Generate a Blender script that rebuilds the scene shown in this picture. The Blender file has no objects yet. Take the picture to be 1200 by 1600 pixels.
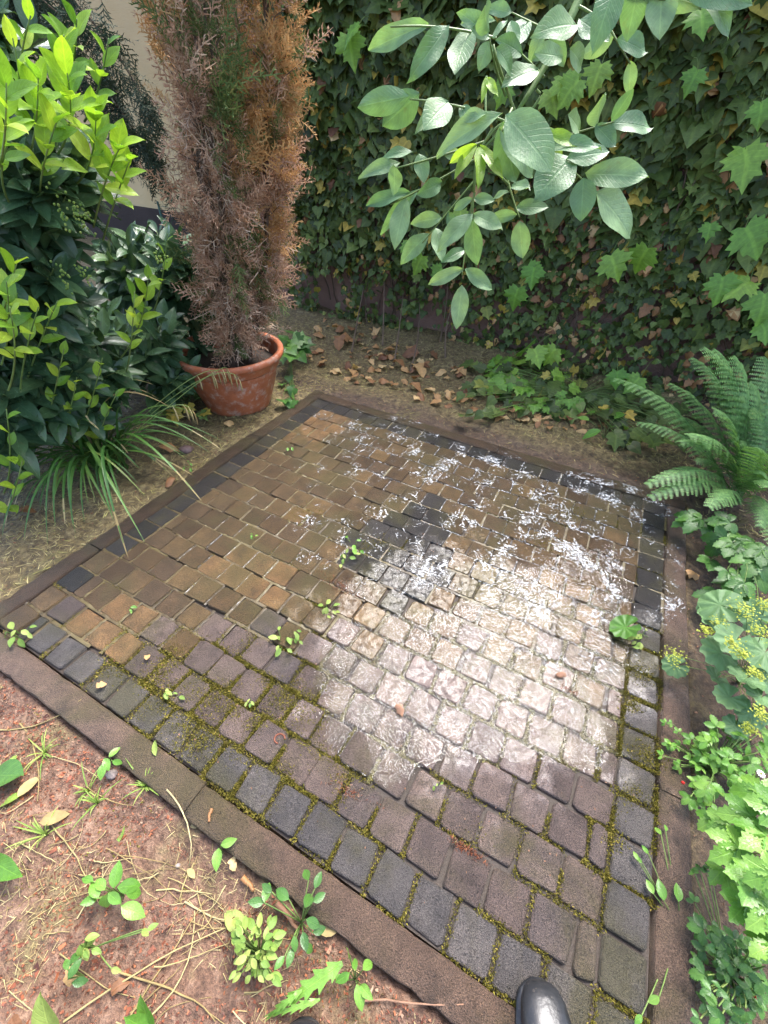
import bpy, math
import numpy as np
from mathutils import Matrix, Vector

R = np.random.default_rng(11)
scene = bpy.context.scene
COL = scene.collection

# ---------------------------------------------------------------- camera
F_PX, PITCH, ROLL, H = 653.7, 0.73764, 0.05372, 1.31      # of the 1200 x 1600 photograph
cam_d = bpy.data.cameras.new('camera')
cam_d.sensor_fit = 'HORIZONTAL'; cam_d.sensor_width = 36.0
cam_d.lens = F_PX / 1200 * 36.0
cam_d.clip_start = 0.02; cam_d.clip_end = 500
cam = bpy.data.objects.new('camera', cam_d); COL.objects.link(cam)
cam.matrix_world = (Matrix.Translation((0, 0, H)) @ Matrix.Rotation(math.pi / 2 - PITCH, 4, 'X')
                    @ Matrix.Rotation(ROLL, 4, 'Z'))
scene.camera = cam
scene.render.resolution_x = 768; scene.render.resolution_y = 1024

# ---------------------------------------------------------------- sky, sun, exposure
SUN_EL, SUN_AZ = math.radians(61), math.radians(30)        # azimuth to the right of +Y
w = bpy.data.worlds.new('World'); scene.world = w; w.use_nodes = True
nt = w.node_tree; nt.nodes.clear()
sk = nt.nodes.new('ShaderNodeTexSky'); sk.sky_type = 'NISHITA'; sk.sun_disc = False
sk.sun_elevation = SUN_EL; sk.sun_rotation = SUN_AZ
sk.air_density = 0.9; sk.dust_density = 4.0; sk.ozone_density = 1.0
bg = nt.nodes.new('ShaderNodeBackground'); bg.inputs['Strength'].default_value = 0.15
wo = nt.nodes.new('ShaderNodeOutputWorld')
nt.links.new(sk.outputs[0], bg.inputs[0]); nt.links.new(bg.outputs[0], wo.inputs[0])
sun_d = bpy.data.lights.new('sun', 'SUN'); sun_d.energy = 1.5; sun_d.angle = math.radians(24)
sun_d.color = (0.97, 0.985, 1.0)
sun = bpy.data.objects.new('sun', sun_d); COL.objects.link(sun)
sd = Vector((math.sin(SUN_AZ) * math.cos(SUN_EL), math.cos(SUN_AZ) * math.cos(SUN_EL), math.sin(SUN_EL)))
sun.rotation_euler = sd.to_track_quat('Z', 'Y').to_euler()
vs = scene.view_settings
vs.view_transform = 'Standard'; vs.look = 'None'; vs.gamma = 1.0; vs.use_curve_mapping = False
vs.exposure = 2.3

# ---------------------------------------------------------------- pixels to places
def ray(u, v):
    u -= 600; v -= 800
    c, s = math.cos(ROLL), math.sin(ROLL)
    u, v = u * c + v * s, -u * s + v * c
    a, b = u / F_PX, -v / F_PX
    return np.array([a, math.cos(PITCH) + math.sin(PITCH) * b, -math.sin(PITCH) + math.cos(PITCH) * b])
def G(u, v, z=0.0):                  # where the pixel's ray meets the level z
    r = ray(u, v); return np.array([0, 0, H]) + r * ((z - H) / r[2])
def AT(u, v, y):                     # point on the pixel's ray at distance y in front of the viewer
    r = ray(u, v); return np.array([0, 0, H]) + r * (y / r[1])
def PR(p):                           # place to pixel
    x, y, z = p[0], p[1], p[2] - H
    cz = y * math.cos(PITCH) - z * math.sin(PITCH); cy = y * math.sin(PITCH) + z * math.cos(PITCH)
    u = F_PX * x / cz; v = -F_PX * cy / cz; c, s = math.cos(ROLL), math.sin(ROLL)
    return 600 + u * c - v * s, 800 + u * s + v * c
def depth(p): return p[1] * math.cos(PITCH) - (p[2] - H) * math.sin(PITCH)
def inpoly(u, v, P):
    P = np.asarray(P, float); x0, y0 = P[:, 0], P[:, 1]; x1, y1 = np.roll(x0, -1), np.roll(y0, -1)
    u = np.atleast_1d(u)[:, None]; v = np.atleast_1d(v)[:, None]
    c = ((y0 > v) != (y1 > v)) & (u < (x1 - x0) * (v - y0) / (y1 - y0 + 1e-9) + x0)
    return c.sum(1) % 2 == 1
PR_C = G(630, 1110)
TH = 0.451433
A_ = np.array([math.sin(TH), math.cos(TH), 0.0])           # away, along the patio's right edge
B_ = np.array([math.cos(TH), -math.sin(TH), 0.0])          # to the right, along the walls
def ONW(u, v, d):                    # point on the upright plane A_.p = d
    r = ray(u, v); return np.array([0, 0, H]) + r * (d / (A_ @ r))
PS = 0.1010577; PJ = PS * 17.2 / 17
O_ = np.array([0.49767, -0.0076, 0.0])
def PT(i, j, z=0.0):                 # patio grid: i stones leftwards, j courses away
    return O_ - B_ * (i * PS) + A_ * (j * PJ) + np.array([0, 0, z])
def toPT(x, y):
    dx, dy = x - O_[0], y - O_[1]
    return -(dx * B_[0] + dy * B_[1]) / PS, (dx * A_[0] + dy * A_[1]) / PJ

# ---------------------------------------------------------------- mesh helpers
def nrm(v):
    v = np.asarray(v, float); return v / (np.linalg.norm(v) + 1e-12)
class T:                              # a template: verts, faces padded to four with -1, uv per vertex
    def __init__(s, v, f, uv=None):
        s.v = np.asarray(v, float)
        s.f = np.array([list(q) + [-1] * (4 - len(q)) for q in f], int)
        s.uv = np.asarray(uv, float) if uv is not None else s.v[:, :2].copy()
def mesh_np(name, v, f, uv, mats, smooth=True):
    me = bpy.data.meshes.new(name)
    n = (f >= 0).sum(1); fl = f[f >= 0]
    me.vertices.add(len(v)); me.vertices.foreach_set('co', np.ascontiguousarray(v, dtype=np.float32).ravel())
    me.loops.add(len(fl)); me.loops.foreach_set('vertex_index', fl.astype(np.int32))
    me.polygons.add(len(f))
    me.polygons.foreach_set('loop_start', (np.cumsum(n) - n).astype(np.int32))
    if uv is not None:
        l = me.uv_layers.new(name='UVMap'); l.data.foreach_set('uv', np.ascontiguousarray(uv[fl], dtype=np.float32).ravel())
    me.polygons.foreach_set('use_smooth', np.full(len(f), smooth))
    for m in (mats if isinstance(mats, (list, tuple)) else [mats]): me.materials.append(m)
    me.update(calc_edges=True); me.validate()
    return me
class MB:                             # collects pieces into ONE mesh
    def __init__(s): s.v = []; s.f = []; s.uv = []; s.n = 0
    def add(s, t, M=None, loc=None):  # M is 3x3 (columns x, y, z)
        v = t.v if M is None else t.v @ M.T
        if loc is not None: v = v + loc
        s.v.append(v); s.f.append(np.where(t.f >= 0, t.f + s.n, -1)); s.uv.append(t.uv); s.n += len(v)
    def many(s, t, Ms, locs):         # Ms (n,3,3), locs (n,3)
        n = len(Ms); k = len(t.v)
        if n == 0: return
        v = np.einsum('nab,kb->nka', Ms, t.v) + locs[:, None, :]
        off = s.n + np.arange(n) * k
        f = np.where(t.f[None] >= 0, t.f[None] + off[:, None, None], -1)
        s.v.append(v.reshape(-1, 3)); s.f.append(f.reshape(-1, 4)); s.uv.append(np.tile(t.uv, (n, 1))); s.n += n * k
    def tube(s, pts, rad, sides=6, cap=True):
        pts = np.asarray(pts, float); n = len(pts)
        rad = np.broadcast_to(np.asarray(rad, float), (n,))
        tg = np.gradient(pts, axis=0); tg /= np.linalg.norm(tg, axis=1)[:, None] + 1e-12
        ref = np.array([0, 0, 1.0]) if abs(tg[0][2]) < .9 else np.array([1.0, 0, 0])
        V = []; a = np.arange(sides) * 2 * math.pi / sides
        for p, t_, r in zip(pts, tg, rad):
            x = nrm(np.cross(ref, t_)); y = np.cross(t_, x)
            V.append(p + r * (np.cos(a)[:, None] * x + np.sin(a)[:, None] * y))
        V = np.concatenate(V); Fc = []
        for k in range(n - 1):
            for q in range(sides):
                q2 = (q + 1) % sides
                Fc.append((k * sides + q, k * sides + q2, (k + 1) * sides + q2, (k + 1) * sides + q))
        if cap:
            V = np.vstack([V, pts[-1:]]); c = len(V) - 1
            for q in range(sides): Fc.append(((n - 1) * sides + q, (n - 1) * sides + (q + 1) % sides, c))
        uv = np.zeros((len(V), 2)); uv[:, 0] = .5
        s.add(T(V, Fc, uv))
    def build(s, name, mat, parent=None, smooth=True, kind=None):
        me = mesh_np(name, np.concatenate(s.v), np.concatenate(s.f), np.concatenate(s.uv), mat, smooth)
        return link(name, me, parent, kind=kind)
WM = {}                                # world matrix of everything built
def link(name, data, parent=None, M=None, kind=None):
    o = bpy.data.objects.new(name, data); COL.objects.link(o)
    M = M if M is not None else Matrix.Identity(4)
    if parent is not None:
        o.parent = parent; o.matrix_basis = WM[parent].inverted() @ M
    else: o.matrix_basis = M
    WM[o] = M
    if kind: o['kind'] = kind
    return o
def thing(name, label, cat, loc=(0, 0, 0), group=None):
    o = bpy.data.objects.new(name, None); COL.objects.link(o)
    o.empty_display_size = .05
    o.location = [float(q) for q in loc]; WM[o] = Matrix.Translation(o.location)
    o['label'] = label; o['category'] = cat
    if group: o['group'] = group
    return o
def tag(o, label, cat, group=None):
    o['label'] = label; o['category'] = cat
    if group: o['group'] = group
    return o
def M4(M, loc):
    m = Matrix([list(M[0]) + [loc[0]], list(M[1]) + [loc[1]], list(M[2]) + [loc[2]], [0, 0, 0, 1]]); return m
def frame(d, n, size=1.0, wide=1.0):   # columns: width, along d, normal about n
    y = nrm(d); x = nrm(np.cross(y, n)); z = np.cross(x, y)
    return np.stack([x * size * wide, y * size, z * size], 1)
def frames(D, N, S):
    Y = D / np.linalg.norm(D, axis=1)[:, None]; X = np.cross(Y, N); X /= np.linalg.norm(X, axis=1)[:, None] + 1e-9
    Z = np.cross(X, Y)
    return np.stack([X, Y, Z], 2) * np.asarray(S)[:, None, None]
def bez(p0, p1, p2, n):
    t = np.linspace(0, 1, n)[:, None]
    return (1 - t) ** 2 * np.asarray(p0) + 2 * t * (1 - t) * np.asarray(p1) + t * t * np.asarray(p2)

def noise2(x, y, sc, seed):            # cheap smooth value noise
    g = np.random.default_rng(seed).random((64, 64))
    X = x * sc; Y = y * sc; xi = np.floor(X).astype(int); yi = np.floor(Y).astype(int)
    fx = X - xi; fy = Y - yi; fx = fx * fx * (3 - 2 * fx); fy = fy * fy * (3 - 2 * fy)
    a = g[xi % 64, yi % 64]; b = g[(xi + 1) % 64, yi % 64]; c = g[xi % 64, (yi + 1) % 64]; d = g[(xi + 1) % 64, (yi + 1) % 64]
    return (a * (1 - fx) + b * fx) * (1 - fy) + (c * (1 - fx) + d * fx) * fy

# ---------------------------------------------------------------- leaf templates
def prof_ell(v, a=1.0, b=1.0): return np.sin(math.pi * np.clip(v, 0, 1) ** a) ** b
def t_leaf(width, nv=7, fold=.12, droop=.15, a=.85, b=.75, wave=0.0, tooth=0.0, nu=2, seed=0, twist=0.0):
    rr = np.random.default_rng(seed); V = []; UV = []; Fc = []
    for k in range(nv + 1):
        v = k / nv; hw = width * .5 * max(float(prof_ell(v, a, b)), .02)
        if tooth and 0 < k < nv: hw *= 1 + (tooth if k % 2 else -tooth)
        for q in range(-nu, nu + 1):
            u = q / nu; x = u * hw
            z = abs(x) * fold * 2 - droop * v * v + wave * math.sin(v * 9 + seed + u) * abs(u)
            z += twist * u * v * width
            yy = v + (.04 * tooth * 4 * abs(u) if tooth and k % 2 else 0)
            V.append((x, yy, z)); UV.append((u * .5 + .5, v))
    m = 2 * nu + 1
    for k in range(nv):
        for q in range(2 * nu): Fc.append((k * m + q, k * m + q + 1, (k + 1) * m + q + 1, (k + 1) * m + q))
    return T(V, Fc, UV)
def t_fan(outline, c=(0, .4, 0), fold=.1, droop=.1, seed=0, jit=0.0):
    rr = np.random.default_rng(seed)
    half = np.array(outline, float)
    pts = np.vstack([half, (half * [-1, 1])[::-1][1:-1]]) if abs(half[0][0]) < 1e-6 and abs(half[-1][0]) < 1e-6 else half
    pts = pts + rr.normal(0, jit, pts.shape)
    z = np.abs(pts[:, 0]) * fold - droop * pts[:, 1] ** 2 + rr.normal(0, jit, len(pts))
    V = np.vstack([np.column_stack([pts, z]), [c]])
    n = len(pts); Fc = [(k, (k + 1) % n, n) for k in range(n)]
    uv = np.column_stack([V[:, 0] * .5 + .5, V[:, 1]])
    return T(V, Fc, uv)
IVY_O = [(0, .0), (.2, -.14), (.42, -.04), (.56, .2), (.36, .34), (.5, .62), (.2, .66), (0, 1.02)]
IVY2_O = [(0, .0), (.28, -.12), (.48, .08), (.5, .35), (.3, .66), (0, 1.0)]
T_IVY = [t_fan(IVY_O, fold=.18, droop=.16, seed=k, jit=.025) for k in range(4)] + [t_fan(IVY2_O, fold=.2, droop=.2, seed=9 + k, jit=.03) for k in range(3)]
MAPLE_O = [(0, 0), (.16, -.1), (.36, -.16), (.34, -.02), (.52, .0), (.46, .13), (.74, .26), (.6, .36), (.7, .5), (.5, .5), (.38, .48),
           (.36, .62), (.4, .78), (.24, .76), (.14, .9), (0, 1.12)]
T_MAPLE = [t_fan(MAPLE_O, fold=.12, droop=.3, seed=k, jit=.02) for k in range(4)]
T_LAUREL = [t_leaf(.38, 8, .16, d_, .95, .8, .012, 0, 2, k, .1) for k, d_ in enumerate((.1, .22, .3, .05))]
T_WALNUT = [t_leaf(.52, 9, .12, d_ * 1.3, .95, .72, .035, 0, 2, k, .08) for k, d_ in enumerate((.08, .16, .24, .12))]
T_OVAL = [t_leaf(.55, 6, .15, d_, .9, .8, .01, 0, 1, k) for k, d_ in enumerate((.1, .25, .3))]
T_TOOTH = [t_leaf(.62, 13, .14, d_, 1.0, .7, .02, .16, 1, k) for k, d_ in enumerate((.12, .25, .35))]
T_DRY = [t_fan([(0, 0), (.2, .04), (.34, .2), (.26, .4), (.36, .6), (.18, .85), (0, 1.0)], c=(0, .5, .12), fold=-.5 if k % 2 else .6, droop=.35, seed=20 + k, jit=.035) for k in range(5)]
T_BLADE = T([(-.5, 0, 0), (.5, 0, 0), (.35, .55, .05), (-.35, .55, .05), (0, 1, 0)], [(0, 1, 2, 3), (3, 2, 4)])
T_CHIP = T([(-.5, -.4, 0), (.5, -.3, .05), (.35, .5, 0), (-.3, .45, .08)], [(0, 1, 2, 3)])
def t_round(lobes=9, ring=3, seg=45, pleat=.07, cup=.25, gap=.35):
    V = [(0, 0, 0)]; Fc = []
    for r in range(1, ring + 1):
        for k in range(seg + 1):
            t = k / seg; a = -math.pi / 2 + gap / 2 + t * (2 * math.pi - gap); q = r / ring
            sc = 1 - (.10 * abs(math.cos(lobes * math.pi * t)) ** 2 if r == ring else 0) + (.03 * (k % 2) if r == ring else 0)
            V.append((math.cos(a) * q * sc, math.sin(a) * q * sc, cup * q * q * .6 + pleat * q * math.cos(2 * math.pi * lobes * t)))
    for k in range(seg): Fc.append((0, 1 + k, 2 + k))
    for r in range(ring - 1):
        b0 = 1 + r * (seg + 1); b1 = b0 + seg + 1
        for k in range(seg): Fc.append((b0 + k, b1 + k, b1 + k + 1, b0 + k + 1))
    V = np.array(V); V[:, 1] += .0
    return T(V, Fc, np.column_stack([V[:, 0] * .5 + .5, V[:, 1] * .5 + .5]))
T_ROUND = [t_round(9, 3, 45, .05, .2), t_round(9, 3, 45, .07, -.15)]
def merge(parts):
    mb = MB()
    for t, M, l in parts: mb.add(t, M, np.asarray(l, float))
    q = T(np.zeros((1, 3)), [(0, 0, 0)]); q.v = np.concatenate(mb.v); q.f = np.concatenate(mb.f); q.uv = np.concatenate(mb.uv); return q
def rz(a, s=1.0): c, n = math.cos(a), math.sin(a); return np.array([[c, -n, 0], [n, c, 0], [0, 0, 1.0]]) * s
T_TRI = [merge([(T_TOOTH[k], rz(0, .55), (0, .1, 0)), (T_TOOTH[k], rz(1.25, .5), (-.02, .1, 0)), (T_TOOTH[k], rz(-1.25, .5), (.02, .1, 0))]) for k in range(3)]
T_PALM = [merge([(T_TOOTH[k], rz(0, .72), (0, .1, 0)), (T_TOOTH[k], rz(.85, .62), (-.01, .1, 0)), (T_TOOTH[k], rz(-.85, .62), (.01, .1, 0)),
                 (T_TOOTH[(k + 1) % 3], rz(1.8, .45), (-.02, .08, 0)), (T_TOOTH[(k + 1) % 3], rz(-1.8, .45), (.02, .08, 0))]) for k in range(3)]

# ---------------------------------------------------------------- materials
MATS = {}
class N:                               # small node helper
    def __init__(s, name):
        s.m = bpy.data.materials.new(name); s.m.use_nodes = True; s.t = s.m.node_tree; s.t.nodes.clear()
        s.out = s.n('OutputMaterial'); s.m.use_backface_culling = False
    def n(s, kind, **k):
        d = s.t.nodes.new('ShaderNode' + kind)
        for a, b in k.items(): setattr(d, a, b)
        return d
    def l(s, a, b): s.t.links.new(a, b)
    def val(s, sock, x):
        if isinstance(x, (int, float, tuple)): sock.default_value = x
        else: s.l(x, sock)
    def math(s, op, a, b=None, c=None, clamp=False):
        d = s.n('Math', operation=op); d.use_clamp = clamp
        s.val(d.inputs[0], a)
        if b is not None: s.val(d.inputs[1], b)
        if c is not None: s.val(d.inputs[2], c)
        return d.outputs[0]
    def noise(s, scale, detail=4, rough=.55, vec=None, dist=0.0):
        d = s.n('TexNoise'); d.inputs['Scale'].default_value = scale; d.inputs['Detail'].default_value = detail
        d.inputs['Roughness'].default_value = rough; d.inputs['Distortion'].default_value = dist
        s.l(vec if vec is not None else s.pos(), d.inputs['Vector']); return d.outputs[0]
    def voro(s, scale, vec=None, feat='F1'):
        d = s.n('TexVoronoi', feature=feat); d.inputs['Scale'].default_value = scale
        s.l(vec if vec is not None else s.pos(), d.inputs['Vector']); return d.outputs[0]
    def pos(s):
        if not hasattr(s, '_p'): s._p = s.n('NewGeometry').outputs['Position']
        return s._p
    def ramp(s, fac, stops, interp='LINEAR'):
        d = s.n('ValToRGB'); d.color_ramp.interpolation = interp; e = d.color_ramp.elements
        while len(e) < len(stops): e.new(.5)
        for q, (p, c) in zip(e, stops): q.position = p; q.color = (*c, 1) if len(c) == 3 else c
        s.l(fac, d.inputs[0]); return d.outputs[0]
    def mix(s, f, a, b, mode='MIX'):
        d = s.n('Mix', data_type='RGBA', blend_type=mode)
        s.val(d.inputs[0], f)
        for i, x in ((6, a), (7, b)):
            if isinstance(x, tuple): d.inputs[i].default_value = (*x, 1) if len(x) == 3 else x
            else: s.l(x, d.inputs[i])
        return d.outputs[2]
    def step(s, x, lo, hi):
        d = s.n('MapRange', interpolation_type='SMOOTHSTEP'); s.val(d.inputs[0], x)
        d.inputs[1].default_value = lo; d.inputs[2].default_value = hi; return d.outputs[0]
    def bump(s, h, strength=.5, dist=.01, prev=None):
        d = s.n('Bump'); s.val(d.inputs['Strength'], strength); d.inputs['Distance'].default_value = dist
        s.l(h, d.inputs['Height'])
        if prev is not None: s.l(prev, d.inputs['Normal'])
        return d.outputs[0]
    def bsdf(s, col, rough=.5, normal=None, spec=.5, ior=1.45):
        d = s.n('BsdfPrincipled'); s.val(d.inputs['Base Color'], col if not isinstance(col, tuple) else (*col, 1))
        s.val(d.inputs['Roughness'], rough); s.val(d.inputs['Specular IOR Level'], spec); d.inputs['IOR'].default_value = ior
        if normal is not None: s.l(normal, d.inputs['Normal'])
        return d
    def done(s, sh): s.l(sh, s.out.inputs[0]); return s.m
    def rand(s):
        oi = s.n('ObjectInfo').outputs['Random']; g = s.n('NewGeometry').outputs['Random Per Island']
        return s.math('FRACT', s.math('ADD', oi, g))

def leaf_mat(name, stops, rough=.35, vein=.25, veincol=None, trans=.25, nveins=9, spec=.5, bumpd=.002, spots=0.0):
    m = N(name); r = m.rand(); col = m.ramp(r, stops)
    uv = m.n('UVMap').outputs[0]; sp = m.n('SeparateXYZ'); m.l(uv, sp.inputs[0])
    au = m.math('ABSOLUTE', m.math('SUBTRACT', sp.outputs[0], .5))
    mid = m.math('SUBTRACT', 1.0, m.step(au, .012, .045))
    ph = m.math('MULTIPLY', m.math('SUBTRACT', sp.outputs[1], m.math('MULTIPLY', au, .55)), float(nveins))
    sv = m.math('ABSOLUTE', m.math('SUBTRACT', m.math('FRACT', ph), .5))
    side = m.math('MULTIPLY', m.math('SUBTRACT', 1.0, m.step(sv, .02, .12)), .55)
    ve = m.math('MAXIMUM', mid, side)
    light = m.mix(1.0, col, (1.7, 1.6, 1.5), 'MULTIPLY') if veincol is None else veincol
    col = m.mix(m.math('MULTIPLY', ve, vein), col, light)
    ns = m.noise(45, 3)
    col = m.mix(1.0, col, m.ramp(ns, [(.3, (.8, .8, .8)), (.7, (1.12, 1.12, 1.12))]), 'MULTIPLY')
    if spots: col = m.mix(m.math('MULTIPLY', m.step(m.noise(60, 2), .62, .7), spots), col, (.16, .09, .03))
    hgt = m.math('ADD', m.math('MULTIPLY', ve, -.6), m.math('MULTIPLY', m.noise(220, 2), .8))
    nb = m.bump(hgt, .5, bumpd)
    b = m.bsdf(col, m.math('ADD', rough - .1, m.math('MULTIPLY', ns, .2)), nb, spec)
    tr = m.n('BsdfTranslucent'); m.l(m.mix(1.0, col, (1.5, 1.55, .7), 'MULTIPLY'), tr.inputs[0])
    mx = m.n('MixShader'); mx.inputs[0].default_value = trans
    m.l(b.outputs[0], mx.inputs[1]); m.l(tr.outputs[0], mx.inputs[2])
    return m.done(mx.outputs[0])
def plain_mat(name, stops, rough=.6, sc=30, bumpd=.003, spec=.4, bsc=None, trans=0.0):
    m = N(name); r = m.rand(); col = m.ramp(r, stops) if len(stops) > 1 else None
    if col is None: col = m.mix(0.0, stops[0][1], stops[0][1])
    ns = m.noise(sc, 5)
    col = m.mix(1.0, col, m.ramp(ns, [(.25, (.65, .65, .65)), (.75, (1.3, 1.3, 1.3))]), 'MULTIPLY')
    b = m.bsdf(col, rough, m.bump(m.noise(bsc or sc * 4, 4), .6, bumpd), spec)
    if not trans: return m.done(b.outputs[0])
    tr = m.n('BsdfTranslucent'); m.l(col, tr.inputs[0]); mx = m.n('MixShader'); mx.inputs[0].default_value = trans
    m.l(b.outputs[0], mx.inputs[1]); m.l(tr.outputs[0], mx.inputs[2]); return m.done(mx.outputs[0])

def paver_mat(name, stops, ochre=0.0):
    m = N(name); r = m.rand(); col = m.ramp(r, stops)
    sp = m.n('SeparateXYZ'); m.l(m.pos(), sp.inputs[0])
    grain = m.noise(420, 3, .6); blot = m.noise(16, 5, .6); fine = m.voro(300)
    col = m.mix(1.0, col, m.ramp(blot, [(.25, (.6, .6, .62)), (.75, (1.35, 1.3, 1.25))]), 'MULTIPLY')
    col = m.mix(1.0, col, m.ramp(grain, [(.32, (.35, .34, .33)), (.5, (1.0, 1.0, 1.0)), (.68, (1.75, 1.72, 1.7))]), 'MULTIPLY')
    st1 = m.noise(3.1, 6, .65, dist=.6); st2 = m.noise(9, 5, .65)
    col = m.mix(m.math('MULTIPLY', m.step(st1, .44, .64), .62), col, m.ramp(grain, [(.3, (.03, .027, .010)), (.7, (.10, .088, .032))]))
    col = m.mix(m.math('MULTIPLY', m.step(st2, .56, .72), .5), col, (.03, .022, .016))
    # standing water film: a shallow dish in the paving, broken up by noise
    dx = m.math('DIVIDE', m.math('SUBTRACT', sp.outputs[0], .36), .62)
    dy = m.math('DIVIDE', m.math('SUBTRACT', sp.outputs[1], .80), .46)
    dd = m.math('SQRT', m.math('ADD', m.math('MULTIPLY', dx, dx), m.math('MULTIPLY', dy, dy)))
    wn = m.noise(7, 5, .6)
    wet = m.math('SUBTRACT', m.math('ADD', 1.12, m.math('MULTIPLY', m.math('SUBTRACT', wn, .5), 1.5)), dd)
    film = m.step(wet, -.05, .35)
    pn = m.noise(55, 3, .6)
    film = m.math('MULTIPLY', film, m.math('ADD', .62, m.math('MULTIPLY', m.step(pn, .36, .56), .38)))
    rough = m.math('SUBTRACT', .34, m.math('MULTIPLY', film, .27))
    stone = m.math('ADD', m.math('MULTIPLY', grain, .5), m.math('MULTIPLY', m.noise(210, 4, .7), 1.3))
    bs = m.bump(stone, m.math('SUBTRACT', 1.0, m.math('MULTIPLY', film, .8)), .006)
    pit = m.step(m.voro(170), .0, .42)
    col = m.mix(m.math('MULTIPLY', m.math('SUBTRACT', 1.0, pit), .55), col, (.02, .015, .012))
    bs = m.bump(pit, m.math('SUBTRACT', .55, m.math('MULTIPLY', film, .5)), .003, bs)
    rip = m.noise(85, 1.5, .5, dist=1.4)
    rip2 = m.noise(190, 1.5, .5, dist=.8)
    bs = m.bump(m.math('ADD', rip, m.math('MULTIPLY', rip2, .55)), m.math('MULTIPLY', film, .42), .0045, bs)
    b = m.bsdf(col, rough, bs, m.math('ADD', .40, m.math('MULTIPLY', film, .02)), 1.45)
    cw = m.math('ADD', .14, m.math('MULTIPLY', film, .46))
    m.l(cw, b.inputs['Coat Weight']); m.l(m.math('SUBTRACT', .32, m.math('MULTIPLY', film, .20)), b.inputs['Coat Roughness'])
    b.inputs['Coat IOR'].default_value = 1.4; m.l(bs, b.inputs['Coat Normal'])
    return m.done(b.outputs[0])
MATS['paver'] = paver_mat('brown_stone', [(0, (.055, .034, .017)), (.3, (.085, .054, .025)), (.55, (.11, .072, .032)), (.8, (.07, .046, .026)), (1, (.13, .082, .034))])
MATS['ochre'] = paver_mat('ochre_stone', [(0, (.15, .085, .036)), (.5, (.185, .11, .048)), (1, (.12, .074, .036))])
MATS['dark'] = paver_mat('charcoal_stone', [(0, (.018, .016, .015)), (.5, (.028, .025, .023)), (1, (.04, .036, .033))])
MATS['kerb'] = paver_mat('kerb_concrete', [(0, (.10, .066, .047)), (1, (.135, .092, .068))])

def soil_mat():
    m = N('soil'); sp = m.n('SeparateXYZ'); m.l(m.pos(), sp.inputs[0])
    n1 = m.noise(5, 6, .6); n2 = m.noise(38, 5, .65); n3 = m.noise(160, 4, .6)
    red = m.ramp(n2, [(.3, (.05, .026, .016)), (.5, (.135, .073, .045)), (.72, (.24, .15, .10))])
    tan = m.ramp(n2, [(.3, (.04, .026, .014)), (.5, (.13, .095, .042)), (.7, (.27, .21, .095))])
    # the trodden earth in front of the near kerb is reddish, the rest mossy and tan
    j = m.math('ADD', m.math('MULTIPLY', m.math('SUBTRACT', sp.outputs[0], .4977), float(A_[0])), m.math('MULTIPLY', sp.outputs[1], float(A_[1])))
    front = m.math('SUBTRACT', 1.0, m.step(m.math('ADD', j, m.math('MULTIPLY', n1, .2)), -.12, .12))
    col = m.mix(front, tan, red)
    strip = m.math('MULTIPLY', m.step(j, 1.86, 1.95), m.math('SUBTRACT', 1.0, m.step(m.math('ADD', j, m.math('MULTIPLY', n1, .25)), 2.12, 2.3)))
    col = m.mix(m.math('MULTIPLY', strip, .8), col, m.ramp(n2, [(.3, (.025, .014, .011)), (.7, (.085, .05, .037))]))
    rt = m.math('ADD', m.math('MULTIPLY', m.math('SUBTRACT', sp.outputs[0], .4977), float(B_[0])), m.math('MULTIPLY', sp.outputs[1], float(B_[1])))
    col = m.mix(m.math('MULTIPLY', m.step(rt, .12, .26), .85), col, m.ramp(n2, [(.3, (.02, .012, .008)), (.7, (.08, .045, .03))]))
    mo = m.math('MULTIPLY', m.step(m.noise(3.3, 5, .6), .54, .66), m.step(n2, .35, .6))
    col = m.mix(m.math('MULTIPLY', mo, .65), col, (.11, .10, .03))
    col = m.mix(1.0, col, m.ramp(n3, [(.3, (.7, .7, .7)), (.7, (1.3, 1.3, 1.3))]), 'MULTIPLY')
    bp = m.bump(m.math('ADD', m.math('MULTIPLY', n2, 1.0), m.math('MULTIPLY', n3, .5)), .9, .015)
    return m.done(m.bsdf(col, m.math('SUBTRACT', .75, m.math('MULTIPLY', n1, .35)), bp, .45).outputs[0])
MATS['soil'] = soil_mat()
MATS['bed'] = plain_mat('joint_grit', [(0, (.032, .022, .015))], .55, 60, .004)
MATS['moss'] = plain_mat('moss', [(0, (.08, .075, .012)), (.4, (.14, .125, .018)), (.75, (.20, .17, .03)), (1, (.25, .19, .05))], .8, 30, .002, .2, trans=.15)
def froth_glint_mat():
    m = N('froth_and_glints'); nz = m.noise(90, 4, .6); b = m.bsdf(m.ramp(nz, [(.3, (.42, .44, .45)), (.7, (.62, .63, .63))]), .4, m.bump(m.noise(300, 2), .5, .001), .5)
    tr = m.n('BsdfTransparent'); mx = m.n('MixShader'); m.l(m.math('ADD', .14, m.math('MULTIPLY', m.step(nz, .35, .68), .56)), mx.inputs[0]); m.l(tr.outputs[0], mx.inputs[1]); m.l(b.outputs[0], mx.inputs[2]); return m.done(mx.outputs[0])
MATS['foam_glint'] = froth_glint_mat()
MATS['laurel'] = leaf_mat('laurel_leaf', [(0, (.035, .075, .035)), (.5, (.055, .11, .05)), (1, (.085, .15, .06))], .24, .4, trans=.15, spots=.15)
MATS['laurel_new'] = leaf_mat('young_laurel_leaf', [(0, (.10, .22, .025)), (.4, (.19, .34, .03)), (.75, (.27, .42, .04)), (1, (.36, .47, .06))], .3, .4, trans=.38, spots=.12)
MATS['ivy'] = leaf_mat('ivy_leaf', [(0, (.035, .055, .016)), (.4, (.065, .10, .024)), (.75, (.10, .145, .034)), (.93, (.15, .20, .05)), (.95, (.34, .28, .05)), (1, (.42, .30, .06))], .42, .5, trans=.18, nveins=4, spots=.25, spec=.32)
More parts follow.
